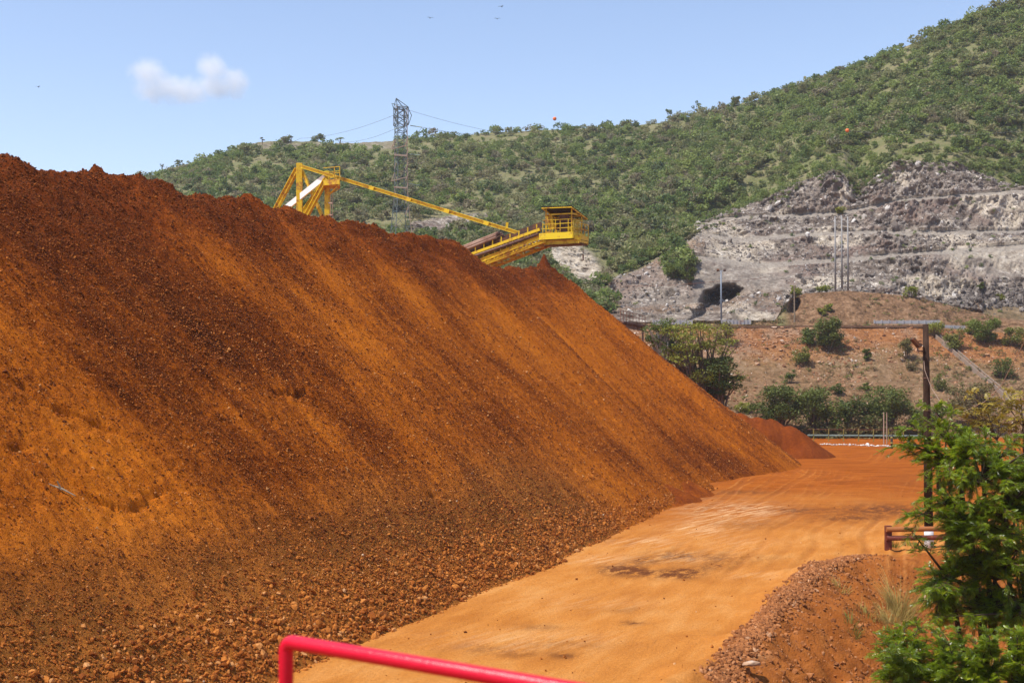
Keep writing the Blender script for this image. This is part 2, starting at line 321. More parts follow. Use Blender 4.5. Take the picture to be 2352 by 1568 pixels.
def pile_z(a, b):
    z = pile_base(a, b); X, Y = xy_of(a, b); P = np.stack([X, Y, z], 1)
    fine, red, toe, crest = pile_fields(a, b, P)
    live = sstep(-.5, 1.5, z)
    z = z + live * (.15 * fbm(np.stack([a * .33, b * .07, a * 0], 1), 3, 21) + .06 * fbm(np.stack([a * 1.7, b * .30, a * 0], 1), 3, 31, .6))
    clod = fbm(np.stack([a * .8, b * .8, z * .8], 1), 4, 41, .6)
    big = np.maximum(vnoise(np.stack([a * .42, b * .42, a * 0], 1), 77) - .30, 0)
    rough = np.clip(1.0 - fine, 0, 1)
    z = z + crest * (.36 * clod + .7 * big) + live * rough * (.13 * clod + .10 * fbm(np.stack([a * 3.1, b * 3.1, a * 0], 1), 3, 43, .7))
    z = z + .10 * live * fbm(np.stack([a * 4.2, b * 3.4, a * 0], 1), 3, 45, .8)
    for pts, dep in SC:       # small slides: the ground just below each crack has dropped
        best = np.full(len(a), 99.0); side = np.zeros(len(a)); tt = np.zeros(len(a)); n = len(pts) - 1
        near = (a > pts[:, 0].min() - 4) & (a < pts[:, 0].max() + 4) & (b > pts[:, 1].min() - 4) & (b < pts[:, 1].max() + 6)
        if not near.any(): continue
        aa, bb = a[near], b[near]; bs = np.full(len(aa), 99.0); sd_ = np.zeros(len(aa)); t2 = np.zeros(len(aa))
        bb2 = bb + .16 * fbm(np.stack([aa * 1.4, bb * 1.4, aa * 0], 1), 2, 9)
        for i in range(n):
            p, q = pts[i], pts[i + 1]; e = q - p; L2 = (e ** 2).sum(); t = np.clip(((aa - p[0]) * e[0] + (bb2 - p[1]) * e[1]) / L2, 0, 1)
            dx, dy = aa - (p[0] + e[0] * t), bb2 - (p[1] + e[1] * t); d = np.hypot(dx, dy); m = d < bs
            bs = np.where(m, d, bs); sd_ = np.where(m, (e[0] * dy - e[1] * dx) / math.sqrt(L2), sd_); t2 = np.where(m, (i + t) / n, t2)
        fade = np.sin(np.clip(t2, .02, .98) * math.pi) ** .5
        rag = 1 + .6 * vnoise(np.stack([aa * 3.1, bb * 3.1, aa * 0], 1), 19); drop = dep * fade * (.16 * sstep(-.02, .09, sd_) * np.exp(-np.maximum(bs - .05, 0) / .45) + .36 * rag * np.exp(-((sd_ - .04) / (.065 * rag)) ** 2 - (np.maximum(bs - np.abs(sd_), 0) / .1) ** 2)) * (bs < 3)
        z[near] -= drop
    # the spike on the far heap and the lump on the near crest
    for (uu, vv, hgt, w) in ((1254, 606, .75, .36), (219, 386, .35, .28), (858, 522, .35, .4), (575, 458, .3, .6)):
        ca = np.interp(uu, sil[:, 0], -t_); z = z + hgt * np.exp(-(((a - ca) ** 2 + b ** 2) / (w * w)))
    return z, fine, red, toe, crest
av = np.concatenate([np.arange(-135, -86, .8), np.arange(-86, -70.6, .095), np.arange(-70.6, -64.5, .05), np.arange(-64.5, -57, .095), np.arange(-57, -51, .05), np.arange(-51, -30, .095), np.arange(-30, 24.5, .15)])
bv = np.concatenate([np.arange(-26, -3, .8), np.arange(-3, 9.5, .10), np.arange(9.5, 16, .055), np.arange(16, 25.2, .10)])
A, B = np.meshgrid(av, bv, indexing='ij'); a, b = A.ravel(), B.ravel()
z, fine, red, toe, crest = pile_z(a, b); X, Y = xy_of(a, b); P = np.stack([X, Y, z], 1)
Fc = grid_faces(len(av), len(bv)); keep = (z[Fc].max(1) > -.15); Fc = Fc[keep]
used = np.unique(Fc); remap = np.full(len(P), -1); remap[used] = np.arange(len(used)); Fc = remap[Fc][:, ::-1]
pile = link("ore_stockpile", mesh_np("ore_stockpile", P[used], Fc, [M_PILE], {'ab': np.stack([a, b, 0 * a], 1)[used], 'fine': fine[used], 'red': red[used], 'tan': toe[used]}, True))
tag(pile, "huge rust orange heap of crushed ore filling the left side beside the dirt road", "stockpile")

# ---------------------------------------------------------------- loose stones
def rock_shapes(kind, n=10):
    out = []
    if kind == 'oct':
        V = np.array([(1,0,0),(-1,0,0),(0,1,0),(0,-1,0),(0,0,1),(0,0,-1)], float); Fx = np.array([(0,2,4),(2,1,4),(1,3,4),(3,0,4),(2,0,5),(1,2,5),(3,1,5),(0,3,5)])
    else:
        p = (1 + 5 ** .5) / 2
        V = np.array([(-1,p,0),(1,p,0),(-1,-p,0),(1,-p,0),(0,-1,p),(0,1,p),(0,-1,-p),(0,1,-p),(p,0,-1),(p,0,1),(-p,0,-1),(-p,0,1)], float); V /= np.linalg.norm(V[0])
        Fx = np.array([(0,11,5),(0,5,1),(0,1,7),(0,7,10),(0,10,11),(1,5,9),(5,11,4),(11,10,2),(10,7,6),(7,1,8),(3,9,4),(3,4,2),(3,2,6),(3,6,8),(3,8,9),(4,9,5),(2,4,11),(6,2,10),(8,6,7),(9,8,1)])
    for k in range(n):
        out.append(V * rng.uniform(.62, 1.25, (len(V), 1)) * rng.uniform([.75, .65, .5], [1.3, 1.1, .9]))
    return np.array(out), Fx
def rot_rand(n, tilt=1.0):
    q = rng.normal(size=(n, 4)); q[:, 1:3] *= tilt; q /= np.linalg.norm(q, axis=1, keepdims=True); w, x, y, z = q.T
    return np.stack([1-2*(y*y+z*z), 2*(x*y-z*w), 2*(x*z+y*w), 2*(x*y+z*w), 1-2*(x*x+z*z), 2*(y*z-x*w), 2*(x*z-y*w), 2*(y*z+x*w), 1-2*(x*x+y*y)], 1).reshape(n, 3, 3)
def scatter(name, mat, pos, size, tint, kind='oct', parent=None, smooth=False):
    S, Fx = rock_shapes(kind, 12); n = len(pos); idx = rng.integers(0, 12, n); R = rot_rand(n)
    V = np.einsum('nij,nkj->nki', R, S[idx]) * size[:, None, None] + pos[:, None, :]; k = S.shape[1]
    FF = (Fx[None] + (np.arange(n) * k)[:, None, None]).reshape(-1, 3)
    return link(name, mesh_np(name, V.reshape(-1, 3), FF, [mat], {'tint': np.repeat(tint, k)}, smooth), parent)

n = 900000                      # stones lying all over the face, more and bigger where it is coarse
a = rng.uniform(-86, 21, n); b = rng.uniform(-2, 23.5, n)
X, Y = xy_of(a, b); z0 = pile_base(a, b); dist2 = X * X + Y * Y
pr = np.minimum(1, (46.0 ** 2) / dist2); u, v = project(np.stack([X, Y, z0], 1))
keep = (rng.random(n) < pr) & (z0 > .15) & (u > -60) & (v < 1620) & ((a < 0) | (z0 > 0)); a, b = a[keep], b[keep]
z, fine, red, toe, crest = pile_z(a, b)
patch = .5 + .5 * fbm(np.stack([a * 1.1, b * .35, a * 0], 1), 3, 91)
keep = rng.random(len(a)) < np.clip(.10 + .85 * np.clip(1.05 - fine, 0, 1) * (.35 + 1.2 * patch), 0, 1)
a, b, z, fine, red, toe = (q[keep] for q in (a, b, z, fine, red, toe)); X, Y = xy_of(a, b)
r = .014 + .020 * rng.random(len(a)) ** 2 + .05 * rng.random(len(a)) ** 16 + .008 * np.clip(1 - fine, 0, 1); r *= np.sqrt(X * X + Y * Y) ** .5 / 6.6 * 1.05
tint = np.clip(.20 + .35 * fine + .28 * rng.normal(size=len(a)), 0, .92) * (1 - .35 * red) + .3 * (rng.random(len(a)) < .003)
tag(scatter("gravel", M_ORE, np.stack([X, Y, z + r * .25], 1), r, tint), "loose brown and orange ore stones strewn over the face of the big heap", "gravel", kind="stuff")
n = 150000                      # the band of bigger stones along the foot
a = rng.uniform(-88, -8, n); X, Y = xy_of(a, np.zeros(n)); b = rng.uniform(12.5, 22.4, n)
zb = pile_base(a, b); lim = 2.0 * sstep(-25, -52, a) + .40; ok = (zb < lim * (0.55 + .8 * rng.random(n))) & (zb > -.12)
X, Y = xy_of(a, b); u, v = project(np.stack([X, Y, zb], 1)); ok &= (u > -80) & (v < 1640) & (rng.random(n) < np.minimum(1, (42.0 / Y) ** 2)); a, b = a[ok], b[ok]
z, fine, red, toe, crest = pile_z(a, b); X, Y = xy_of(a, b); zb = pile_base(a, b)
r = (.020 + .036 * rng.random(len(a)) ** 1.5 + .085 * rng.random(len(a)) ** 10) * (.45 + .55 * sstep(2.6, .3, zb)); out = zb < .1
keep = ~out | (rng.random(len(a)) < .35); a, b, z, r, X, Y = (q[keep] for q in (a, b, z, r, X, Y))
tint = np.clip(.60 + .17 * rng.normal(size=len(a)), 0, .93) + .2 * (rng.random(len(a)) < .006)
tag(scatter("toe_gravel", M_ORE, np.stack([X, Y, np.maximum(z, 0) + r * .35], 1), r, tint, 'ico'), "band of coarse tan ore rocks heaped along the foot of the big heap", "gravel", kind="stuff")

# ---------------------------------------------------------------- ground sheet with the ditch dug into it
EDGE = np.array([(-6, 2), (4.4, 30.3), (7.9, 39.6), (11.4, 48.2), (13.4, 50.6), (16.5, 51.4), (60, 53)], float)
def ditch_d(X, Y):
    best = np.full(X.shape, 1e9); sg = np.zeros(X.shape)
    for p, q in zip(EDGE[:-1], EDGE[1:]):
        e = q - p; t = np.clip(((X - p[0]) * e[0] + (Y - p[1]) * e[1]) / (e ** 2).sum(), 0, 1)
        dx, dy = X - p[0] - e[0] * t, Y - p[1] - e[1] * t; d = np.hypot(dx, dy); m = d < best
        best = np.where(m, d, best); sg = np.where(m, np.sign(-(e[0] * dy - e[1] * dx)), sg)
    return best * sg
def ground_z(X, Y):
    X = np.asarray(X, float); Y = np.asarray(Y, float); P3 = np.stack([X, Y, 0 * X], 1)
    d = ditch_d(X, Y) + .5 * vnoise(P3 * .45, 5) + .18 * vnoise(P3 * 1.5, 6)
    z = .05 * fbm(P3 * .25, 3, 8)
    ca, sa = math.cos(rad(22)), math.sin(rad(22)); q = np.stack([(X * ca - Y * sa) * .9, (X * sa + Y * ca) * .05, 0 * X], 1)
    z = z + .035 * fbm(q, 3, 12) * sstep(20, 30, Y) * sstep(130, 90, Y)
    dz = -2.7 * sstep(.2, 6.2, d) - .02 * np.clip(d - 6, 0, 20)
    inside = sstep(.5, 1.5, d); gul = .9 * fbm(np.stack([(X * ca - Y * sa) * .30 + .25 * Y, (X * sa + Y * ca) * 1.5, 0 * X], 1), 3, 14, .5, True) - .3
    dz = dz + inside * (.42 * gul + .14 * fbm(P3 * 2.2, 3, 15, .65))
    dz = dz + .28 * np.exp(-((d - .1) / .75) ** 2) * sstep(51, 46, Y) * (1 + .4 * vnoise(P3 * 1.2, 16))
    mound = .55 * np.exp(-((X - 16.5) / 2.6) ** 2 - ((Y - 49.6) / 1.1) ** 2)
    return np.where(Y < 60, z + dz + mound, z)
xs = np.concatenate([[-1600, -1000, -600, -250, -120, -60, -35, -20, -12], np.arange(-8, 26, .11), np.arange(26, 36, .22), np.arange(36, 60, .8), [70, 100, 160, 300, 700, 1600]])
ys = np.concatenate([[-400, -100, -30, -5, 10, 20, 24, 26], np.arange(27.5, 54, .12), np.arange(54, 80, .22), np.arange(80, 136, .3), np.arange(136, 150, 2), [170, 250, 500, 1200, 1850]])
Xg, Yg = np.meshgrid(xs, ys, indexing='ij'); Xg, Yg = Xg.ravel(), Yg.ravel(); Zg = ground_z(Xg, Yg)
P = np.stack([Xg, Yg, Zg], 1); u, v = project(P); dd = ditch_d(Xg, Yg)
stain = np.zeros(len(P)); pale = np.zeros(len(P))
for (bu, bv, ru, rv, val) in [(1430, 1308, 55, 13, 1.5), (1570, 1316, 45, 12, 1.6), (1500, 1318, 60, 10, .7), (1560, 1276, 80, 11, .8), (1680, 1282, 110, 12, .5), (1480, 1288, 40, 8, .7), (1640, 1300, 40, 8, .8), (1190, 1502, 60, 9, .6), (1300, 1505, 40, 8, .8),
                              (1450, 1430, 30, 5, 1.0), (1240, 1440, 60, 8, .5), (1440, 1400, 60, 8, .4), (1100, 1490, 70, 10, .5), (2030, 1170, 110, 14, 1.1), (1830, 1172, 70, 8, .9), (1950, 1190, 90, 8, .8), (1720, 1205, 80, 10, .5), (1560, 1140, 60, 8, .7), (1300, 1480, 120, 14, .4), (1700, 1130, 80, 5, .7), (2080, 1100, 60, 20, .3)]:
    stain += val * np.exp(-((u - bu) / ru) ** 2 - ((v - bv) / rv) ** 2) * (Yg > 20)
for (bu, bv, ru, rv, val) in [(1660, 1178, 90, 26, 1.0), (1600, 1215, 70, 14, .9), (1480, 1245, 70, 12, .8), (1380, 1285, 60, 12, .7), (1760, 1170, 60, 14, .6), (1700, 1250, 80, 16, .45), (1550, 1280, 90, 12, .6), (1720, 1500, 50, 14, .6), (1200, 1470, 200, 22, .45), (1350, 1385, 160, 20, .25), (1740, 1320, 70, 10, .4)]:
    pale += val * np.exp(-((u - bu) / ru) ** 2 - ((v - bv) / rv) ** 2) * (Yg > 20)
track = np.zeros(len(P)); okg = (Yg > 26) & (Yg < 134) & (Xg > -10) & (Xg < 40)
tr_ = []
for o_ in range(-5, 9):           # wheel marks running along the haul road
    k = o_ * 1.15 + .35 * math.sin(o_ * 3.1); tr_.append(([(-2.2 + k, 26), (1.6 + k, 36), (5.4 + k, 46), (10.4 + k * .95, 60), (15.5 + k * .9, 74), (20 + k * .9 + (o_ % 3), 90), (25 + k * 1.3 + (o_ % 3) * 2, 112)], .5 + .5 * ((o_ * 7) % 5) / 4))
for (cx_, cy_, r_, a1_, a2_) in [(30, 80, 9, 1.6, 4.4), (30, 80, 10.9, 1.7, 4.3), (33, 92, 12, 1.9, 4.2), (33, 92, 13.9, 2.0, 4.1), (26, 73, 7, 1.2, 3.6), (26, 73, 8.9, 1.1, 3.5), (21, 66, 12, .1, 1.6), (21, 66, 13.8, .1, 1.6), (36, 100, 15, 2.2, 4.0), (30, 62, 9, 1.0, 2.8), (30, 62, 10.9, 1.0, 2.7), (28, 118, 16, 3.9, 5.6), (28, 118, 17.9, 3.9, 5.6), (24, 96, 9, 4.2, 6.2), (24, 96, 10.8, 4.2, 6.2)]:
    tr_.append(([(cx_ + r_ * math.cos(t) * 1.0, cy_ + r_ * math.sin(t)) for t in np.linspace(a1_, a2_, 14)], .8))
gx_, gy_ = Xg[okg], Yg[okg]; wq = np.stack([gx_, gy_, 0 * gx_], 1); gx_ = gx_ + .5 * fbm(wq * .12, 2, 64) + .03 * fbm(wq * 1.5, 2, 65); acc_ = np.zeros(len(gx_))
for pts_, st_ in tr_:
    bd = np.full(len(gx_), 9.0)
    for p, q in zip(pts_[:-1], pts_[1:]):
        p, q = np.array(p), np.array(q); e = q - p; t = np.clip(((gx_ - p[0]) * e[0] + (gy_ - p[1]) * e[1]) / (e ** 2).sum(), 0, 1); bd = np.minimum(bd, np.hypot(gx_ - p[0] - e[0] * t, gy_ - p[1] - e[1] * t + 0) )
    acc_ = np.where(np.abs(acc_) > .3, acc_, st_ * np.exp(-(bd / .17) ** 4) - .5 * st_ * np.exp(-((bd - .30) / .09) ** 2))
track[okg] = 1.3 * acc_ * np.clip(.30 + 1.9 * fbm(wq * .10, 3, 66), .05, 1)
P[:, 2] -= .05 * track * (Yg > 26); Zg = P[:, 2]
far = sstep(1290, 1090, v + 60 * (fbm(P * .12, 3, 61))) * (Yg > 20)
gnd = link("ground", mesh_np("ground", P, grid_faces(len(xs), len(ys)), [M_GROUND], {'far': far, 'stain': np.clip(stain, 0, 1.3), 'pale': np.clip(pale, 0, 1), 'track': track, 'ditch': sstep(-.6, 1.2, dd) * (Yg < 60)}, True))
if gnd.data.polygons[0].normal.z < 0: gnd.data.flip_normals()
tag(gnd, kind="structure")

def gpos(X, Y, r=0.0): return np.stack([X, Y, ground_z(X, Y) + r], 1)
n = 17000                       # windrow along the road's edge and stones down the ditch
t = rng.random(n); k = np.searchsorted([.40, .80, .9], t); X = np.zeros(n); Y = np.zeros(n)
s = rng.random(n); seg = rng.choice([1, 2, 3], n, p=[.40, .45, .15]); base = EDGE[seg] + (EDGE[seg + 1] - EDGE[seg]) * s[:, None]
off = np.where(k == 0, rng.normal(.42, .20, n), rng.uniform(.2, 8.5, n)); dirv = (EDGE[seg + 1] - EDGE[seg]); dirv /= np.linalg.norm(dirv, axis=1, keepdims=True)
X = base[:, 0] + dirv[:, 1] * off; Y = base[:, 1] - dirv[:, 0] * off
r = np.where(k == 0, .035 + .06 * rng.random(n) ** 1.5, .018 + .03 * rng.random(n) ** 2 + .07 * rng.random(n) ** 14); ok = Y > 27
X, Y, r = X[ok], Y[ok], r[ok]
tag(scatter("ditch_rubble", mat_stone("ditch_stone", [(0, (.16, .055, .018)), (.5, (.36, .135, .04)), (.85, (.45, .19, .07)), (1, (.50, .28, .15))]), gpos(X, Y, r * .2), r, np.clip(.45 + .25 * rng.normal(size=len(X)), 0, 1), 'ico'),
    "small red brown stones along the road edge and down the ditch bank", "rubble", kind="stuff")
n = 1500; X = rng.uniform(-4, 26, n); Y = 27.5 + 80 * rng.random(n) ** 1.6; d = ditch_d(X, Y); a_, b_ = ab_of(X, Y); ok = (d < -.3) & (pile_base(a_, b_) < -.2); X, Y = X[ok], Y[ok]
r = .012 + .025 * rng.random(len(X)) ** 2 + .05 * rng.random(len(X)) ** 10
tag(scatter("road_pebbles", M_ORE, gpos(X, Y, r * .3), r, np.clip(.4 + .25 * rng.normal(size=len(X)), 0, 1)), "scattered small clods on the surface of the dirt road", "pebbles", kind="stuff")

# smaller red heap behind the foot of the big one
def small_heap():
    xs_ = np.arange(17, 36, .16); ys_ = np.arange(98, 124, .2); X, Y = np.meshgrid(xs_, ys_, indexing='ij'); X, Y = X.ravel(), Y.ravel()
    z = np.full(len(X), -1.0)
    for (uc, vt, Yc, sl) in ((1700, 950, 112, .62), (1740, 956, 112, .62), (1772, 962, 112, .72), (1812, 975, 111, .78), (1822, 984, 110, .78), (1650, 930, 113, .6)):
        c = W(uc, vt, Yc); z = np.maximum(z, c[2] - sl * np.maximum(np.sqrt((X - c[0]) ** 2 + (Y - c[1]) ** 2 + .12) - .35, 0))
    P3 = np.stack([X, Y, 0 * X], 1); z = z + .30 * fbm(P3 * .8, 5, 51, .62) * sstep(-.3, .8, z)
    c = W(1806, 990, 108.6); dd = np.hypot((X - c[0]) / 1.3, (Y - c[1]) / .9); z = z - 1.2 * np.exp(-(dd ** 2)) ; 
    z = z + sstep(.9, 0, z) * .1
    Fc = grid_faces(len(xs_), len(ys_)); Fc = Fc[z[Fc].max(1) > -.1]; us = np.unique(Fc); rm = np.full(len(X), -1); rm[us] = np.arange(len(us)); P = np.stack([X, Y, z], 1)
    f = .30 + .3 * fbm(P3 * .3, 3, 52); me = mesh_np("dirt_heap", P[us], rm[Fc], [M_PILE], {'ab': P[us], 'fine': f[us], 'red': np.full(len(us), .9), 'tan': np.zeros(len(us))}, True)
    o = link("dirt_heap", me)
    if me.polygons[0].normal.z < 0: me.flip_normals()
    tag(o, "smaller dark red heap with a scooped hollow behind the foot of the big heap", "heap")
small_heap()
def clay_spill():
    xs_ = np.arange(6, 15, .09); ys_ = np.arange(68, 84, .10); X, Y = np.meshgrid(xs_, ys_, indexing='ij'); X, Y = X.ravel(), Y.ravel(); P3 = np.stack([X, Y, 0 * X], 1)
    z = np.full(len(X), -1.0)
    for x0, y0, h, s in ((9.6, 76.6, 1.25, .50), (8.6, 73.4, 1.0, .45), (10.6, 79.6, .8, .42), (8.0, 71.0, .6, .4)): z = np.maximum(z, h - s * np.sqrt((X - x0) ** 2 + ((Y - y0) * .8) ** 2 + .1))
    z = z + .22 * fbm(P3 * 1.1, 4, 55, .6) * sstep(-.3, .4, z); Fc = grid_faces(len(xs_), len(ys_)); Fc = Fc[z[Fc].max(1) > -.1]; us = np.unique(Fc); rm = np.full(len(X), -1); rm[us] = np.arange(len(us)); P = np.stack([X, Y, z], 1)
    me = mesh_np("clay_spill", P[us], rm[Fc], [M_PILE], {'ab': P[us], 'fine': .42 + .35 * fbm(P3 * .8, 3, 56)[us], 'red': np.full(len(us), .8), 'tan': np.zeros(len(us))}, True)
    o = link("clay_spill", me); tag(o, "low red clay spill lying against the foot of the big heap halfway along the road", "heap")
clay_spill()
# ---------------------------------------------------------------- berm, bench road, quarry and hills: one terrain sheet built strip by strip
UK = lambda u, xs, ys: np.interp(u, xs, ys)
us_ = np.concatenate([np.arange(-900, 300, 30), np.arange(300, 2400, 2.2), np.arange(2400, 3400, 25)])
nc = len(us_)
def rail(v=None, Y=None, z=None):
    yy = UK(us_, *zip(*Y)) if isinstance(Y, list) else np.full(nc, float(Y))
    if z is not None: zz = UK(us_, *zip(*z)) if isinstance(z, list) else (z if hasattr(z, '__len__') else np.full(nc, float(z)))
    else:
        vv = UK(us_, *zip(*v)); zz = H - (vv - HV) / F * yy
    return np.stack([(us_ - CX) / F * yy, yy, zz], 1)
R = []; NS = []; SEG = []
def add(r, n, seg): R.append(r); NS.append(n); SEG.append(seg)
add(rail(Y=138, z=-1.2), 2, 'berm')
add(rail(Y=141, z=.05), 40, 'berm')
add(rail(v=[(1450, 888), (2352, 884)], Y=155), 8, 'berm')
add(rail(v=[(1450, 872), (2352, 868)], Y=160), 55, 'berm')
add(rail(v=[(1400, 752), (1900, 749), (2150, 752), (2230, 758), (2352, 764), (2800, 790)], Y=175), 8, 'road')
r4 = R[-1].copy(); r4 = rail(Y=188, z=r4[:, 2] - .05); add(r4, 42, 'mound')
add(rail(v=[(1400, 742), (1780, 737), (1800, 705), (1815, 688), (1850, 673), (1950, 668), (2100, 681), (2200, 705), (2300, 733), (2352, 744), (2800, 780)], Y=[(1780, 190), (1850, 198), (2200, 198), (2352, 192)]), 10, 'back')
add(rail(v=[(1400, 726), (1780, 722), (1850, 690), (1950, 684), (2100, 692), (2200, 712), (2300, 730), (2352, 736)], Y=[(1780, 192), (1850, 204), (2352, 203)]), 22, 'cliff')
add(rail(v=[(1000, 660), (1250, 690), (1400, 702), (1500, 700), (1600, 696), (1800, 670), (2000, 662), (2200, 690), (2352, 702)], Y=[(1000, 225), (1250, 212), (1400, 203), (1800, 207), (2352, 210)]), 34, 'q0')
add(rail(v=[(1000, 605), (1250, 625), (1400, 650), (1593, 597), (1745, 616), (1960, 602), (2352, 574)], Y=[(900, 236), (1250, 222), (1400, 216), (2352, 222)]), 6, 'bench')
add(rail(v=[(1000, 600), (1250, 618), (1400, 642), (1593, 585), (1745, 604), (1960, 589), (2352, 560)], Y=[(900, 238), (1250, 225), (1400, 219), (2352, 225.5)]), 30, 'q1')
add(rail(v=[(918, 560), (1250, 585), (1400, 620), (1500, 588), (1602, 545), (1697, 557), (1935, 541), (2352, 541)], Y=[(918, 250), (1250, 234), (1400, 228), (2352, 232)]), 6, 'bench')
add(rail(v=[(918, 556), (1250, 578), (1400, 612), (1500, 580), (1605, 534), (1697, 545), (1935, 530), (2352, 530)], Y=[(918, 252), (1250, 237), (1400, 231), (2352, 235)]), 34, 'q2')
add(rail(v=[(918, 540), (1250, 560), (1400, 585), (1500, 560), (1600, 520), (1664, 508), (1931, 497), (2078, 468), (2352, 446)], Y=[(918, 260), (1250, 246), (1400, 239), (2352, 242)]), 6, 'bench')
add(rail(v=[(918, 536), (1250, 553), (1400, 578), (1500, 552), (1600, 515), (1664, 499), (1931, 486), (2078, 457), (2352, 435)], Y=[(918, 262), (1250, 248), (1400, 242), (2352, 244.5)]), 40, 'q3')
add(rail(v=[(600, 500), (918, 522), (1250, 540), (1400, 560), (1500, 535), (1600, 512), (1659, 496), (1769, 457), (1859, 414), (1915, 394), (1940, 408), (1969, 452), (2007, 419), (2054, 378), (2197, 378), (2269, 405), (2352, 433), (2700, 520)], Y=[(700, 285), (918, 270), (1250, 258), (1400, 250), (2352, 252)]), 70, 'hill1')
add(rail(v=[(0, 520), (350, 430), (600, 412), (800, 408), (1000, 415), (1250, 415), (1500, 400), (1700, 352), (1900, 282), (2100, 230), (2352, 190), (2800, 120)], Y=[(0, 380), (350, 350), (1000, 335), (1500, 325), (1900, 305), (2352, 300), (2800, 300)]), 60, 'hill2')
add(rail(v=[(-300, 560), (0, 470), (200, 430), (300, 412), (350, 402), (430, 372), (520, 349), (600, 330), (680, 329), (760, 333), (830, 330), (900, 328), (1000, 316), (1100, 309), (1300, 296), (1400, 290), (1500, 280), (1620, 262), (1700, 238), (1800, 210), (1900, 175), (2000, 135), (2100, 95), (2200, 55), (2300, 18), (2352, -2), (2700, -140), (3400, -420)],
         Y=[(-300, 430), (350, 425), (900, 420), (1300, 410), (1700, 385), (1900, 370), (2100, 355), (2352, 345)]), 10, 'top')
bk = R[-1].copy(); bk[:, 1] += 40; bk[:, 0] *= (bk[:, 1] / (bk[:, 1] - 40)); bk[:, 2] -= 6; add(bk, 8, 'rear')
bk = bk.copy(); bk[:, 1] += 300; bk[:, 0] *= 1.3; bk[:, 2] = -1.5; add(bk, 0, 'rear')
rows, seg = [], []
for i in range(len(R) - 1):
    n = NS[i]
    for k in range(n): t = k / n; rows.append(R[i] * (1 - t) + R[i + 1] * t); seg.append(SEG[i])
rows.append(R[-1]); seg.append('rear')
T = np.array(rows); nr = len(T); SEGR = np.array(seg)
sg = np.repeat(SEGR, nc); P = T.reshape(-1, 3).copy(); u0, v0 = project(P)
isin = lambda *s: np.isin(sg, s).astype(float)
wig = 26 * fbm(P * .06, 3, 71) + 8 * fbm(P * .3, 3, 72)
quarry = isin('q0', 'q1', 'q2', 'q3', 'bench', 'back', 'cliff') * sstep(1575, 1605, u0 + wig * .5 - np.clip((v0 - 600) * 1.0, 0, 80) * -1 * 0)
# the rim of the cut is ragged
cliff = isin('cliff', 'q0', 'q1', 'q2', 'bench', 'back') * sstep(1385, 1410, u0 + wig) * (u0 < 1620)
edge = UK(u0, [1400, 1470, 1530, 1570, 1600, 1640], [648, 622, 585, 565, 540, 500])       # green spur above the rock
cliff *= sstep(-6, 10, v0 + wig * .4 - edge)
green_patch = np.exp(-((u0 - 1565) / 42) ** 2 - ((v0 - 612) / 34) ** 2); cliff *= 1 - .75 * (green_patch > .45)
pale_patch = sstep(.30, .62, np.exp(-((u0 - 1325 - (v0 - 610) * .45) / 55) ** 2 - ((v0 - 610) / 60) ** 2) + wig / 120)
dark_out = sstep(.35, .6, np.exp(-((u0 - 1040) / 120) ** 2 - ((v0 - 515 - (1040 - u0) * .12) / 16) ** 2) + wig / 150) * isin('hill1', 'q3', 'q2', 'bench')
scar = sstep(.5, .8, np.exp(-((v0 - (UK(u0, [560, 700, 900], [340, 338, 333]))) / 11) ** 2) * ((u0 > 540) & (u0 < 905)) + wig / 90) * isin('hill2', 'top')
rock = np.clip(np.maximum.reduce([quarry, cliff, pale_patch * isin('q0', 'q1', 'q2', 'q3', 'cliff', 'hill1', 'bench'), dark_out, scar * .55]), 0, 1)
mound = isin('mound', 'back') * sstep(1785, 1830, u0 + wig * .4)
mound_r = isin('mound', 'back', 'cliff') * sstep(2180, 2280, u0)
road = isin('road') + isin('mound') * (u0 < 1785)
soil = isin('berm'); brown = np.clip(mound + .6 * mound_r + road * .9, 0, 1); lowb = soil * .85 * sstep(10.5, 6.5, P[:, 2] + 2.2 * fbm(P * .12, 3, 78)); soil = soil - lowb; brown = np.maximum(brown, lowb)
brownish = .55 * cliff * sstep(-.1, .3, fbm(P * .08, 3, 79)) + np.exp(-((v0 - 690) / 22) ** 2) * (u0 > 1640) * (u0 < 1800) * .4
rock = np.where(brown > .5, rock * (1 - brown), rock)
pale = np.clip(pale_patch + cliff * .15 + .9 * quarry * sstep(.10, .35, fbm(P * .10 + 3, 3, 74)) + scar * .15, 0, 1)
bench = isin('bench') * quarry * .85
gravelly = quarry * isin('q0') * sstep(-.15, .2, fbm(P * .05, 3, 75) + .25 * (v0 < 640)); bench = np.clip(bench + .45 * gravelly, 0, 1)
# relief
d1, d2, rn = cells(P * np.array([.30, .30, .42]), 5); d1b, d2b, rnb = cells(P * np.array([.85, .85, 1.1]) + .3 * vnoise(P * .4, 4)[:, None], 6)
blocky = (rn - .5) * .9 + .5 * (rnb - .5); rg = fbm(P * .22, 5, 81, .6, True)
nrm = np.array([-.25, -.75, .6]); nrm /= np.linalg.norm(nrm)
amp = rock * (1 - .75 * bench)
dg = P @ np.array([[.8, 0, -.6], [0, 1, 0], [.6, 0, .8]]).T          # tilted strata
strata = fbm(dg * np.array([.55, .4, .10]), 4, 89, .6, True); fineb = fbm(dg * np.array([1.6, 1.2, .5]), 3, 90, .65, True)
rough_z = .45 + .9 * sstep(-.2, .35, fbm(P * .07, 3, 92))
lowf = 1.6 * fbm(dg * np.array([.13, .13, .06]), 3, 93, .55, True)
disp = amp * .9 * lowf + amp * rough_z * (.18 * blocky + .9 * rg + 1.1 * strata + .45 * fineb) + brown * (.35 * fbm(P * .35, 4, 82, .6) + .3 * blocky * mound * sstep(690, 710, v0)) * (1 - .9 * road)
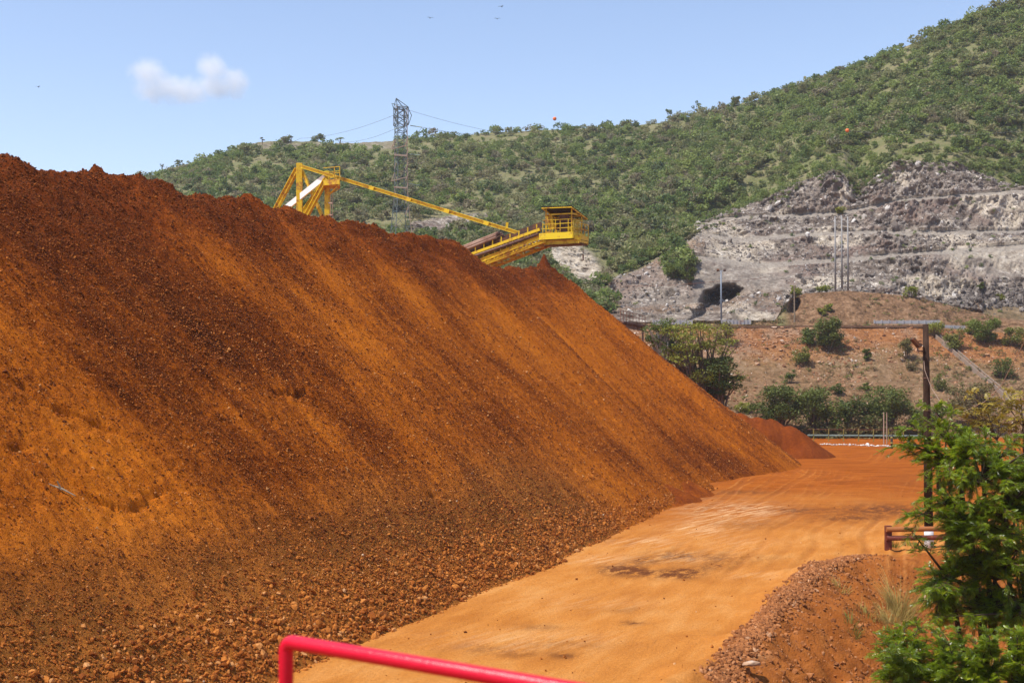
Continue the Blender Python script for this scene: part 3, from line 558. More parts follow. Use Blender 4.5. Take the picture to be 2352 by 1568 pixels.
disp += (soil + lowb) * (.32 * fbm(P * .22, 4, 83, .55) + .12 * fbm(P * 1.2, 3, 84, .6)) * sstep(0, .8, P[:, 2])
disp += isin('hill1', 'hill2', 'top') * (1 - rock) * (1.6 * fbm(P * .05, 4, 85) + .5 * fbm(P * .3, 3, 86))
# gullies: a crease beside the spur, ribs on the far hillside
crease = np.exp(-((u0 - UK(v0, [300, 420, 520, 640], [1900, 1720, 1560, 1395])) / 45) ** 2) * isin('hill1', 'hill2')
disp -= 5.0 * crease * sstep(300, 420, v0)
nv = np.where(rock[:, None] > .3, np.array([-.30, -.92, .22]), nrm); P2 = P + nv * disp[:, None]
# overhang in the rock wall behind the bench road, and a smaller one in the mound
for (cu, cv, ru, rv, dep, lean) in ((1650, 706, 56, 42, 12, -.2), (1824, 702, 15, 18, 4, -.3)):
    if cu < 1700:
        poly = [(1592, 738), (1604, 700), (1622, 668), (1652, 655), (1690, 652), (1712, 664), (1704, 690), (1684, 712), (1668, 738)]; kk = np.full(len(u0), 99.0)
        for (x1, y1), (x2, y2) in zip(poly, poly[1:] + poly[:1]):
            ln_ = math.hypot(x2 - x1, y2 - y1); kk = np.minimum(kk, ((x2 - x1) * (v0 - y1) - (y2 - y1) * (u0 - x1)) / ln_)
        k = sstep(-4, 26, kk + 13 * fbm(P * .25, 4, 88, .65)) * (kk > -20) * (1 - isin('berm')) * (1 - isin('road'))
    else: k = sstep(1.25, .55, np.hypot((u0 - cu - (cv - v0) * .35) / ru, (v0 - cv) / rv) + .22 * fbm(P * .22, 4, 88, .6)) * (1 - isin('berm')) * (1 - isin('road'))
    sc_ = 1 + k * dep / P2[:, 1]; cc = np.array([0, 0, H]); P2 = np.where(k[:, None] > 0, cc + (P2 - cc) * sc_[:, None], P2)
    pale *= 1 - k; rock = np.maximum(rock, k); bench *= 1 - k
ter = mesh_np("hillside", P2, grid_faces(nr, nc), [M_TERR], {'rock': rock, 'soil': soil, 'brown': np.clip(brown + brownish, 0, 1), 'pale': pale, 'bench': bench}, True)
hill = link("hillside", ter); tag(hill, kind="structure")
T2 = P2.reshape(nr, nc, 3); ROCK = rock.reshape(nr, nc); BENCH = bench.reshape(nr, nc); U0 = u0.reshape(nr, nc); V0 = v0.reshape(nr, nc)
def on_hill(u, v, segs=None):
    """the point of the terrain sheet met by the sight line through picture point (u, v), nearest first"""
    c = int(np.argmin(np.abs(us_ - u))); uu, vv = project(T2[:, c]); d = vv - v
    for i in range(2, nr - 20):
        if segs and SEGR[i] not in segs: continue
        if d[i] >= 0 > d[i + 1] or (i == 2 and d[i] < 0):
            t = d[i] / (d[i] - d[i + 1] + 1e-9); p = T2[i, c] * (1 - t) + T2[i + 1, c] * t; return np.array([(u - CX) / F * p[1], p[1], p[2]])
    return T2[int(np.argmin(np.abs(d[2:-20]))) + 2, c]
def cast(us, vs, lo=None):
    return np.array([on_hill(u, v, lo) for u, v in zip(us, vs)])

# loose rock on the slopes
def slope_points(n, segs, u1, u2, maskf=None):
    r = rng.choice(np.where(np.isin(SEGR, segs))[0][:-1], n); c = rng.choice(np.where((us_ > u1) & (us_ < u2))[0][:-1], n)
    fr, fc = rng.random(n)[:, None], rng.random(n)[:, None]
    p = (T2[r, c] * (1 - fr) + T2[r + 1, c] * fr) * (1 - fc) + (T2[r, c + 1] * (1 - fr) + T2[r + 1, c + 1] * fr) * fc
    ok = np.ones(n, bool) if maskf is None else maskf(r, c); return p[ok], r[ok], c[ok]
p, r, c = slope_points(15000, ['berm'], 1420, 2400)
dens = fbm(p * .15, 3, 101); ok = rng.random(len(p)) < np.clip(.45 + 1.3 * dens + .3 * (p[:, 2] > 8), .12, 1); p = p[ok]
s = .05 + .07 * rng.random(len(p)) ** 2 + .26 * rng.random(len(p)) ** 16
tag(scatter("berm_rubble", M_RUBBLE, p + [0, 0, .02], s, np.clip(.45 + .3 * rng.normal(size=len(p)), 0, 1), 'ico'), "loose brown stones strewn down the red earth slope below the bench road", "rubble", kind="stuff")
p, r, c = slope_points(16000, ['q0', 'q1', 'q2', 'q3', 'bench', 'cliff'], 1400, 2400, lambda r, c: (ROCK[r, c] > .5) & (BENCH[r, c] < .3))
s = .07 + .16 * rng.random(len(p)) ** 2 + .6 * rng.random(len(p)) ** 26
tag(scatter("quarry_rubble", M_GREYROCK, p, s, np.clip(.5 + .28 * rng.normal(size=len(p)), 0, 1), 'ico'), "broken grey and whitish rock lying on the quarry benches", "rubble", kind="stuff")
k = 2600; cu = 2290 + 55 * rng.normal(size=k); cv = 672 + 13 * rng.normal(size=k); okk = (cu < 2420) & (cu > 2150)
# dark boulder field at the far right of the quarry floor
p, r, c = slope_points(5000, ['q0', 'cliff', 'back'], 2170, 2420); uu, vv = project(p); ok = rng.random(len(p)) < np.exp(-((uu - 2290) / 70) ** 2 - ((vv - 680) / 18) ** 2) * 1.3; p = p[ok]
tag(scatter("quarry_floor_rubble", M_GREYROCK, p, .25 + .45 * rng.random(len(p)) ** 2, np.clip(.22 + .2 * rng.normal(size=len(p)), 0, 1), 'ico'), "field of dark tumbled boulders at the right end of the quarry floor", "rubble", kind="stuff")
# ---------------------------------------------------------------- vegetation
def mat_leaf(name, stops, rough=.55, spec=.3, trans=.3):
    m = NM(name); oi = m.n.new("ShaderNodeObjectInfo")
    f = m.math('FRACT', m.math('ADD', m.attr('hue'), oi.outputs['Random'])); c = m.ramp(f, stops)
    c = m.mix(m.rng(m.attr('tint'), 0, 1, 0, .55), c, m.mix(.5, c, (.20, .24, .05))); return m.leaf(c, rough, spec, trans).m
HILL = [(0, (.075, .120, .034)), (.2, (.165, .225, .055)), (.4, (.27, .32, .085)), (.52, (.12, .165, .048)), (.70, (.27, .26, .115)), (.86, (.26, .205, .14)), (1, (.065, .105, .032))]
M_HILLLEAF = mat_leaf("scrub_leaves", HILL, trans=.42)
M_BUSH = mat_leaf("bush_leaves", [(0, (.07, .11, .016)), (.3, (.13, .16, .022)), (.6, (.18, .18, .03)), (.85, (.10, .12, .02)), (1, (.07, .11, .016))])
M_DARKBUSH = mat_leaf("dense_leaves", [(0, (.055, .080, .012)), (.5, (.105, .125, .018)), (1, (.055, .080, .012))])
M_YELLOWBUSH = mat_leaf("yellow_green_leaves", [(0, (.20, .22, .022)), (.5, (.26, .25, .03)), (1, (.20, .22, .022))])
M_DRYBUSH = mat_leaf("dry_leaves", [(0, (.14, .09, .04)), (.5, (.16, .13, .04)), (1, (.14, .09, .04))])
def bark(name, c):
    m = NM(name); n = m.noise(9, 5, .7, m.map(m.obj(), (1, 1, .25))); return m.bsdf(m.mix(m.rng(n, .35, .65), tuple(x * .5 for x in c), c), .9, normal=m.bump(n, .5, .02), spec=.15).m
M_BARK = bark("bark", (.16, .11, .075)); M_PALEBARK = bark("pale_bark", (.42, .36, .29))

def leaf_cards(cen, size, up=.5, asp=.55):
    """diamond leaf sprays: one bent quad per clump"""
    n = len(cen); d = rng.normal(size=(n, 3)); d[:, 2] *= .5; d /= np.linalg.norm(d, axis=1, keepdims=True)
    nn = rng.normal(size=(n, 3)); nn[:, 2] = np.abs(nn[:, 2]) + up; s = np.cross(nn, d); s /= np.linalg.norm(s, axis=1, keepdims=True) + 1e-9
    L = size[:, None] * rng.uniform(.7, 1.3, (n, 1)); w = L * asp
    V = np.stack([cen - d * L * .5, cen + s * w * .5, cen + d * L * .5 - [0, 0, 1] * L * .15, cen - s * w * .5], 1)
    return V.reshape(-1, 3), np.arange(n * 4).reshape(n, 4)
def shrub_cloud(n, lobes, flat=.75, size=.22, base=.15, spread=.6):
    """leaf clumps gathered in uneven lobes inside a unit-wide crown that stands on z = 0"""
    pts = []; tnt = []
    for k in range(lobes):
        a = rng.random() * 6.283; rr = spread * math.sqrt(rng.random()); c = np.array([math.cos(a) * rr, math.sin(a) * rr, base + rng.uniform(.25, 1.0) * flat * (1 - .45 * rr)]); R = rng.uniform(.22, .42)
        m = max(4, n // lobes); q = rng.normal(size=(m, 3)); q /= np.linalg.norm(q, axis=1, keepdims=True); q *= R * rng.uniform(.55, 1.05, (m, 1)); q[:, 2] *= .75
        pts.append(c + q); tnt.append(np.clip(.5 + .5 * q[:, 2] / R + .15 * rng.normal(size=m), 0, 1) * rng.uniform(.6, 1))
    P = np.concatenate(pts); t = rng.random(len(P)) * np.concatenate(tnt) * 0 + rng.random(len(P)); P[:, 2] = np.maximum(P[:, 2], .03)
    V, Fx = leaf_cards(P, np.full(len(P), size)); return V, Fx, np.repeat(t, 4)
PROTO = [shrub_cloud(int(rng.integers(130, 190)), int(rng.integers(5, 10)), rng.uniform(.7, 1.05), .25, spread=rng.uniform(.45, .7)) for _ in range(14)]
def veg_prob(u, v, sgm, rk):
    p = np.ones(len(u)); p[rk > .35] = .02; rim = UK(u, [1593, 1659, 1769, 1859, 1915, 1940, 1969, 2007, 2054, 2197, 2269, 2352], [540, 496, 457, 414, 394, 408, 452, 419, 378, 378, 405, 433]); p[(rk > .35) & (v - rim < 14 + 10 * np.sin(u * .05)) & (u > 1585)] = .6
    p *= np.where(np.isin(sgm, ['hill2', 'top']), 1, 1)
    low = np.isin(sgm, ['q0', 'q1', 'q2', 'q3', 'bench', 'cliff']) & (rk < .35) & (u < 1640); p[low] = .9
    return p
n = 66000
r = rng.choice(np.where(np.isin(SEGR, ['q0', 'q1', 'q2', 'q3', 'bench', 'cliff', 'hill1', 'hill2', 'top']))[0][:-1], n); c = rng.choice(np.where((us_ > -350) & (us_ < 2480))[0][:-1], n)
base = T2[r, c]; base2 = T2[r + 1, c + 1]; f = rng.random((n, 1)); base = base * (1 - f) + base2 * f
u, v = project(base); rk = ROCK[r, c]; rowpx = np.abs(project(T2[r, c])[1] - project(T2[r + 1, c])[1])
pr = veg_prob(u, v, SEGR[r], rk) * np.clip(rowpx / 2.4, 0.05, 1)
vis = (v < 735)
patch = fbm(base * .03, 4, 111); pr *= np.clip(.74 + 1.0 * patch, .2, 1)
pr *= np.where(np.isin(SEGR[r], ['hill1']) & (u < 1200), .75, 1)
spur = np.isin(SEGR[r], ['hill1']) & (np.abs(v - UK(u, [1400, 1500, 1659, 1769, 1859, 1915, 2000, 2350], [600, 545, 490, 445, 400, 380, 370, 400])) < 26) & (u > 1380)
keep = vis & (rng.random(n) < pr * .62); base, u, v, patch, spur, rk = (q[keep] for q in (base, u, v, patch, spur, rk))
S = (.85 + 1.9 * rng.random(len(base)) ** 1.9 + .9 * np.clip(patch, 0, 1) + 1.3 * rng.random(len(base)) ** 14); S = np.where(rk > .35, .6, S); S = np.where(spur, S * .7, S)
hue = np.clip(.38 + .16 * sstep(1800, 2200, u) + .6 * (fbm(base * .018, 3, 113)) + .30 * rng.normal(size=len(base)), 0, .97)
hue = np.where(spur, .62 + .3 * rng.random(len(base)), hue)
# crest trees stand out against the sky
order = np.argsort(-(S / base[:, 1])); NIND = 300; ind, rest = order[:NIND], order[NIND:]
VV, FFs, TT, HH = [], [], [], []; off = 0
pid = rng.integers(0, len(PROTO), len(base)); ang = rng.random(len(base)) * 6.283; hs = rng.uniform(.75, 1.25, len(base))
for k, (V0_, F0_, t0_) in enumerate(PROTO):
    m = rest[pid[rest] == k]; ca, sa = np.cos(ang[m]), np.sin(ang[m])
    x = V0_[None, :, 0] * ca[:, None] - V0_[None, :, 1] * sa[:, None]; y = V0_[None, :, 0] * sa[:, None] + V0_[None, :, 1] * ca[:, None]; z = np.repeat(V0_[None, :, 2], len(m), 0) * hs[m][:, None]
    V = np.stack([x, y, z], 2) * S[m][:, None, None] + base[m][:, None, :] - [0, 0, .15]
    nv = len(V0_); VV.append(V.reshape(-1, 3)); FFs.append((F0_[None] + (off + np.arange(len(m)) * nv)[:, None, None]).reshape(-1, 4)); TT.append(np.tile(t0_, len(m))); HH.append(np.repeat(hue[m], nv)); off += len(m) * nv
o = link("scrub", mesh_np("scrub", np.concatenate(VV), np.concatenate(FFs), [M_HILLLEAF], {'tint': np.concatenate(TT), 'hue': np.concatenate(HH)}))
tag(o, "dense green and brown scrub covering the hillside above the quarry", "scrub", kind="stuff")
PM = [mesh_np("shrub", V, Fx, [M_HILLLEAF], {'tint': t, 'hue': np.zeros(len(V))}) for V, Fx, t in PROTO]
for i in ind:
    o = link("shrub", PM[pid[i]], loc=base[i] - [0, 0, .15]); o.scale = (S[i], S[i], S[i] * hs[i]); o.rotation_euler.z = ang[i]
    tag(o, "one of the rounded green shrubs scattered all over the hillside", "shrub", "rounded shrubs scattered over the hillside")

def make_tree(name, label, cat, foot, height, width, leaves, lobes, mat, size, group=None, trunk_m=None, stems=3, crown0=.35, lean=(0, 0), flatlobe=.55, parts=True):
    """trunk part of several leaning tapered stems, crown part of leaf clumps spread in uneven lobes at the ends of the limbs"""
    t = thing(name, label, cat, foot, group); tr = MB(); P = []; tt = []
    for k in range(lobes):
        a = k / lobes * 6.283 + rng.uniform(-.5, .5); rr = width / 2 * rng.uniform(.15, .82); hz = height * rng.uniform(crown0 + .08, .93) * (1 - .12 * (rr / (width / 2)))
        c = np.array([math.cos(a) * rr + lean[0] * hz, math.sin(a) * rr + lean[1] * hz, hz]); R = width * rng.uniform(.13, .24); m = leaves // lobes
        q = rng.normal(size=(m, 3)); q /= np.linalg.norm(q, axis=1, keepdims=True); q *= R * rng.uniform(.35, 1.08, (m, 1)) ** .7; q[:, 2] *= flatlobe; P.append(c + q)
        s0 = np.array([math.cos(k % stems * 2.1) * .06, math.sin(k % stems * 2.1) * .06, 0]) * height * .3; mid = s0 + np.array([c[0] * .35, c[1] * .35, height * crown0 * rng.uniform(.8, 1.2)])
        r0 = height * .016 + .02; F_ = np.array(foot)
        tr.tube([F_ + s0 - [0, 0, .25], F_ + mid * .55 + s0 * .3, F_ + mid, F_ + (mid + c) / 2 + [0, 0, .04 * height], F_ + c], [r0, r0 * .8, r0 * .62, r0 * .4, r0 * .15], 6)
        for j in range(3):
            e = c + R * .8 * np.array([rng.normal(), rng.normal(), .3 * rng.normal()]) * .7; tr.tube([F_ + (mid + c) / 2, F_ + e], [r0 * .3, r0 * .08], 4)
    tr.build("trunk", trunk_m or M_BARK, t)
    P = np.concatenate(P); P[:, 2] = np.maximum(P[:, 2], .05); V, Fx = leaf_cards(P, np.full(len(P), size), up=.7); ti = np.repeat(rng.random(len(P)), 4)
    link("crown", mesh_np("crown", V, Fx, [mat], {'tint': ti, 'hue': np.repeat(.12 * rng.random(len(P)), 4)}), t); return t
def bush_px(label, u, vb, wpx, hpx, mat, lo=('berm',), name="bush", cat="bush", dens=1.0, sz=None, **kw):
    f = on_hill(u, vb, lo); s = f[1] / F; w, h = wpx * s, hpx * s
    if name == 'leafy_tree': w *= 1.12; h *= 1.12; dens *= .75
    return make_tree(name, label, cat, f, h, w, int(1500 * dens * max(.5, w * h / 9)), int(7 + w * 2.2), mat, sz or .20 + .015 * w, **dict(dict(flatlobe=.8), **kw))
BB = 'berm'
bush_px("full dark green bush on the upper earth slope directly below the bench road wall", 1905, 806, 82, 78, M_BUSH, crown0=.1, dens=1.5)
bush_px("wide low bush touching the left side of the full dark bush on the slope", 1858, 790, 64, 36, M_BUSH, crown0=.05, dens=1.2)
bush_px("yellowish bush lower on the slope below the wide low bush", 1845, 838, 52, 48, M_BUSH, crown0=.1)
bush_px("largest round bush on the slope top right of the concrete chute", 2262, 786, 74, 54, M_BUSH, crown0=.05, dens=1.6)
bush_px("round bush just right of the upper end of the concrete chute", 2192, 803, 50, 50, M_BUSH, crown0=.1, dens=1.4)
bush_px("bright green shrub at the top end of the concrete chute beside the wall", 2147, 772, 50, 32, M_YELLOWBUSH, crown0=.05)
bush_px("pale green shrub touching the left side of the largest round bush", 2228, 766, 34, 30, M_YELLOWBUSH, crown0=.05)
bush_px("olive bush at the right picture edge on the slope top", 2330, 796, 66, 44, M_BUSH, crown0=.05, dens=1.2)
bush_px("thin half dry bush left of the dark wooden pole's floodlight", 2082, 826, 50, 52, M_DRYBUSH, crown0=.1, dens=.8)
bush_px("brown dry twiggy bush hanging below the half dry bush", 2095, 850, 44, 30, M_DRYBUSH, crown0=.05, dens=.6)
bush_px("tiny bush with a pale stone, halfway up the slope", 1990, 826, 26, 26, M_BUSH, crown0=.05)
bush_px("small olive bush on the mid slope right of the wooden pole", 2158, 895, 42, 38, M_BUSH, crown0=.05, dens=.9)
bush_px("spreading bush right of the concrete chute halfway down", 2305, 870, 62, 46, M_BUSH, crown0=.05, dens=.9)
bush_px("small bush above the leafy trees at the slope foot", 1925, 905, 34, 30, M_BUSH, crown0=.05, dens=.8)
bush_px("low tuft of a bush on the mid slope", 1988, 895, 24, 16, M_BUSH, crown0=.02, dens=.8)
bush_px("small upright bush above the left leafy tree at the slope foot", 1815, 880, 28, 34, M_BUSH, crown0=.05, dens=.7)
bush_px("thin dry bush high on the slope left of the boulder cluster", 1665, 790, 60, 50, M_DRYBUSH, crown0=.05, dens=.7)
bush_px("small flowering yellow green bush at the foot of the slope beside the big heap", 1710, 948, 44, 24, M_YELLOWBUSH, crown0=.05)
bush_px("brown dry tree standing behind the lower concrete chute", 2238, 985, 130, 110, M_DRYBUSH, name="dry_tree", cat="tree", dens=.55, crown0=.35)
bush_px("dark leafy tree behind the small red heap at the slope foot", 1795, 1003, 100, 112, M_DARKBUSH, name="leafy_tree", cat="tree", dens=1.3, crown0=.3)
bush_px("feathery leafy tree at the slope foot with bare stems below", 1868, 1006, 110, 112, M_DARKBUSH, name="leafy_tree", cat="tree", dens=.9, crown0=.45)
bush_px("small leafy tree with bare stems, between the two larger clumps at the slope foot", 1945, 1006, 80, 92, M_DARKBUSH, name="leafy_tree", cat="tree", dens=.6, crown0=.5)
bush_px("broad leafy tree at the slope foot left of the wooden pole", 2038, 1006, 118, 108, M_DARKBUSH, name="leafy_tree", cat="tree", dens=1.2, crown0=.3)
bush_px("leafy tree at the slope foot right of the wooden pole", 2120, 1006, 90, 80, M_DARKBUSH, name="leafy_tree", cat="tree", dens=.9, crown0=.3)
bush_px("thin olive tree squeezed between the small red heap and the dark leafy tree", 1752, 1003, 70, 78, M_DARKBUSH, name="leafy_tree", cat="tree", dens=1.0, crown0=.2)
bush_px("low olive tree filling the gap left of the small bare stemmed tree", 1908, 1005, 84, 74, M_BUSH, name="leafy_tree", cat="tree", dens=.8, crown0=.3)
bush_px("low spreading tree between the bare stemmed tree and the broad leafy tree", 1988, 1005, 84, 70, M_DARKBUSH, name="leafy_tree", cat="tree", dens=.9, crown0=.25)
bush_px("brownish thicket behind the fence under the broad leafy tree", 2010, 1004, 150, 40, M_DRYBUSH, crown0=.02, dens=1.2)
bush_px("dark undergrowth bush under the trees at the slope foot", 1900, 1004, 150, 34, M_DRYBUSH, crown0=.02, dens=.9)
# the tall trees rising beside the edge of the big heap
for lab, u, vb, w, h, m, d, c0 in (("tall airy tree with layered yellow green crown beside the heap edge", 1612, 905, 150, 176, M_YELLOWBUSH, 1.2, .35), ("slender tree with a flat dark crown in front of the tall airy tree", 1650, 916, 120, 110, M_DARKBUSH, 1.2, .42),
                              ("thin tree with pale trunk leftmost beside the heap edge", 1525, 830, 90, 108, M_BUSH, .7, .5), ("dark low tree at the foot of the heap edge", 1640, 925, 60, 70, M_DARKBUSH, .9, .25), ("small green tree half hidden by the heap edge", 1565, 860, 80, 70, M_YELLOWBUSH, .8, .2)):
    f = W(u, vb, 128 if u < 1600 else 126); f[2] = 0; top = H - (vb - h - HV) / F * f[1]; s = f[1] / F
    make_tree("slope_tree", lab, "tree", f, top * 1.08, w * s * 1.15, int(4600 * d), 22, m, .24, trunk_m=M_PALEBARK if 'pale' in lab else None, crown0=max(c0, 1 - h * s / top), flatlobe=.38, stems=3)
for lab, u, vb, w, h, m in (("dark green shrub on the grey rock left of the cave", 1585, 655, 46, 62, M_DARKBUSH), ("round green shrub beside the dark shrub on the rock wall", 1545, 640, 38, 34, M_DARKBUSH), ("yellowish shrub alone on the upper quarry bench", 1930, 492, 30, 20, M_YELLOWBUSH),
                            ("small shrub by the bare wooden post on the bench", 1826, 676, 28, 20, M_YELLOWBUSH), ("low yellow shrub at the foot of the three tall poles", 1892, 668, 40, 12, M_YELLOWBUSH), ("spindly shrub on the crest of the brown mound", 2092, 682, 40, 24, M_YELLOWBUSH),
                            ("small round yellow shrub on the face of the brown mound", 1905, 714, 26, 18, M_YELLOWBUSH), ("lower of the two small shrubs on the face of the brown mound", 1888, 722, 22, 14, M_YELLOWBUSH), ("thin shrub in the dark boulder field of the quarry floor", 2252, 668, 18, 22, M_BUSH),
                            ("low shrub at the right end of the dark boulder field", 2300, 688, 30, 14, M_YELLOWBUSH)):
    bush_px(lab, u, vb, w, h, m, ('mound', 'back', 'cliff', 'q0', 'q1', 'q2', 'q3', 'bench'), name="rock_shrub", cat="shrub", crown0=.05, sz=.34, dens=.6)
for lab, u, h, w in (("small flat topped tree left of a pair on the bare left ridge", 602, 16, 12), ("left tree of the pair of flat topped trees on the ridge", 652, 18, 16), ("right tree of the pair of flat topped trees on the ridge", 668, 19, 16), ("lone umbrella shaped tree on the ridge left of the pylon", 741, 15, 16),
                     ("umbrella shaped tree on the ridge nearest to the pylon's left", 781, 18, 22), ("thin bare tree on the far left tip of the ridge", 372, 20, 9), ("tallest dark tree on the hill crest, above the middle of the picture", 1601, 34, 26), ("tall tree on the crest, second left of the tallest one", 1537, 26, 18)):
    vt = UK(u, [350, 430, 520, 600, 680, 760, 830, 1500, 1620], [402, 372, 349, 330, 329, 333, 330, 280, 262]); f = W(u, float(vt) + 3, 412); s = 412 / F
    make_tree("crest_tree", lab, "tree", f, (h + 3) * s, w * s, 160 if h < 24 else 420, 6, M_HILLLEAF, .42, crown0=.6 if h < 24 else .15, flatlobe=.3 if h < 24 else .8, stems=1)

# dry tufts and seedlings all over the earth slope
n = 2600; p, r_, c_ = slope_points(n, ['berm', 'mound'], 1440, 2420); u, v = project(p); k = rng.random(len(p)) < np.clip(.35 + 1.2 * fbm(p * .12, 3, 141) + .5 * np.exp(-((v - 900) / 60) ** 2), .05, 1); p = p[k]
VV, FFs, TT, HH = [], [], [], []; off = 0
for j in range(5):
    V0_, F0_, t0_ = shrub_cloud(46, 4, .7, .34, spread=.6); m_ = p[j::5]; s_ = .25 + .45 * rng.random(len(m_)) ** 2
    V = V0_[None] * s_[:, None, None] + m_[:, None, :]; nv = len(V0_); VV.append(V.reshape(-1, 3)); FFs.append((F0_[None] + (off + np.arange(len(m_)) * nv)[:, None, None]).reshape(-1, 4)); off += len(m_) * nv
    TT.append(np.tile(t0_, len(m_))); HH.append(np.repeat(np.where(rng.random(len(m_)) < .6, .3 + .3 * rng.random(len(m_)), .0), nv))
M_TUFT = mat_leaf("dry_tufts", [(0, (.15, .17, .04)), (.3, (.26, .17, .08)), (.6, (.20, .12, .06)), (1, (.15, .17, .04))])
tag(link("dry_undergrowth", mesh_np("dry_undergrowth", np.concatenate(VV), np.concatenate(FFs), [M_TUFT], {'tint': np.concatenate(TT), 'hue': np.concatenate(HH)})), "low dry tufts and seedlings dotting the earth slope", "undergrowth", kind="stuff")
# ---------------------------------------------------------------- yellow stacker
M_YEL = paint("yellow_paint", (.74, .50, .008), (.36, .15, .03), .42, 1.2, .5)
M_YELB = paint("fresh_yellow_paint", (.80, .58, .010), (.36, .15, .03), .28, 1.0, .45)
M_RUST = paint("rusted_steel", (.17, .09, .065), (.10, .04, .02), .5, 2)
M_BELT = paint("belt_rubber", (.075, .042, .03), (.16, .06, .02), .45, 2, .85)
M_WHITE = paint("white_sheet_metal", (.92, .93, .90), (.6, .45, .3), .02, 1.0, .4)
M_COVER = paint("brown_belt_cover", (.30, .17, .11), (.17, .07, .04), .4, 2)
M_ROOF = paint("dark_roof_sheet", (.07, .05, .03), (.08, .04, .02), .5, 2)
M_GALV = paint("galvanised_steel", (.13, .16, .155), (.24, .16, .12), .35, .6, .5)
M_TAN = paint("weathered_steel", (.42, .30, .22), (.28, .15, .09), .4, 1.0)
E = Vector((math.cos(rad(-27)), math.sin(rad(-27)), 0)); LT = Vector((-E.y, E.x, 0))      # along the boom, and away from the camera
P0 = Vector((4.07, 105, 0))
def pp(u, v, lat=0.0):
    """point of the boom's own upright plane (moved sideways by lat metres) on the sight line through (u, v)"""
    k = (u - CX) / F; o = P0 + LT * lat; s = (k * o.y - o.x) / (E.x - k * E.y); q = o + E * s
    return Vector((q.x, q.y, H - (v - HV) / F * q.y))
def z2(x, y): return 1148.4 + x * .12817, 430.65 + y * .12817
def z5(x, y): return (1080 + x / 5.88) * .5742, (620 + y / 5.88) * .5742
st = thing("stacker", "yellow stacker conveyor with mast, tie beam and roofed operator platform behind the big heap", "stacker", (float(pp(720, 500).x), float(pp(720, 500).y), 0))
def low(p, q, z=0.0):
    t = (z - q[2]) / (p[2] - q[2]); return Vector(p) + (Vector(q) - Vector(p)) * (1 - t) if False else Vector(q) + (Vector(p) - Vector(q)) * t
WM = 3.2                                                         # half of the machine's frames stand on each side
top = pp(*z5(697, 225)); col_b = Vector((top.x, top.y, 0))
m = MB(); m.bar(Vector((top.x, top.y, 8.0)), top + Vector((0, 0, .1)), .54, .54); m.build("mast_column", M_YEL, st, bevel=.02)
a_ = pp(*z5(640, 330)); b_ = pp(*z5(190, 1175)); m = MB(); m.ibeam(a_, b_ + (b_ - a_) * 1.1, .38, .42); m.build("brace", M_YEL, st)
a_ = pp(*z5(735, 320), .2); b_ = pp(*z5(1205, 1380), .2); m = MB(); m.bar(a_, b_ + (b_ - a_) * .5, .26, .26); m.build("brace", M_YEL, st)
a_ = pp(*z5(1325, 560), -.4); b_ = pp(*z5(870, 1400), -.4); m = MB(); m.ibeam(a_, b_ + (b_ - a_) * .5, .38, .42); m.build("brace", M_YEL, st)
a_ = pp(*z5(1315, 560), .9); b_ = pp(*z5(790, 1330), .9); m = MB(); m.ibeam(a_, b_ + (b_ - a_) * .5, .34, .36); m.build("brace", M_YELB, st)
a_ = pp(*z5(1290, 520), -.1); b_ = pp(*z5(385, 1245), -.1); m = MB(); m.bar(a_, b_ + (b_ - a_) * .6, .22, .50); m.build("white_strut", M_WHITE, st)
tc = pp(*z5(1350, 385), .2); m = MB(); m.bar(Vector((tc.x, tc.y, 8.0)), tc, .46, .46); m.bar(tc - Vector((0, 0, 4.6)), tc - Vector((0, 0, 4.45)), .75, .75); m.build("mast_column", M_YEL, st, bevel=.02)
# tie beam from the mast head down to the boom
a_ = pp(*z5(740, 270), -.35); b_ = pp(1212, 541.5, -.35); m = MB(); m.ibeam(a_, b_, .28, .30)
for k in range(1, 6): q = a_ + (b_ - a_) * (k / 6); m.bar(q - (b_ - a_).normalized() * .25, q + (b_ - a_).normalized() * .25, .33, .33)
m.build("tie_beam", M_YEL, st)
q = pp(1163, 528, -.35); m = MB(); m.bar(q, q + Vector((.08, 0, .62)), .22, .22); m.build("lug", M_YEL, st)
# mast platform with rail and ladder
fl = [pp(*z5(1262, 712), -.9), pp(*z5(1640, 735), -.9), pp(*z5(1640, 735), 1.2), pp(*z5(1262, 712), 1.2)]; zf = fl[0].z
for p in fl: p.z = zf
m = MB(); m.quad(*[p + Vector((0, 0, .0)) for p in fl], t=.06)
for i in range(4): p, q = fl[i], fl[(i + 1) % 4]; m.bar(p + Vector((0, 0, .22)), q + Vector((0, 0, .22)), .07, .48)
m.bar(fl[1] - Vector((0, 0, .04)), pp(*z5(1400, 920), 0), .10); m.bar(fl[2] - Vector((0, 0, .04)), pp(*z5(1400, 920), .4), .10)
pl = m.build("mast_platform", M_YEL, st)
m = MB()
for p in (fl[1], fl[2], fl[1] + (fl[0] - fl[1]) * .33, fl[2] + (fl[3] - fl[2]) * .33): m.bar(p + Vector((0, 0, .3)), p + Vector((0, 0, 1.55)), .07)
for h in (1.0, 1.55): m.bar(fl[0] + Vector((0, 0, h)), fl[1] + Vector((0, 0, h)), .05); m.bar(fl[1] + Vector((0, 0, h)), fl[2] + Vector((0, 0, h)), .05); m.bar(fl[2] + Vector((0, 0, h)), fl[3] + Vector((0, 0, h)), .05)
m.build("platform_rail", M_YEL, st)
m = MB(); l0, l1 = pp(*z5(1425, 900), 0), pp(*z5(1475, 900), 0)
for p in (l0, l1): m.bar(Vector((p.x, p.y, 8)), p, .05)
for k in range(34): zz = 8.2 + k * .30; 0 if zz > l0.z else m.bar(Vector((l0.x, l0.y, zz)), Vector((l1.x, l1.y, zz)), .03)
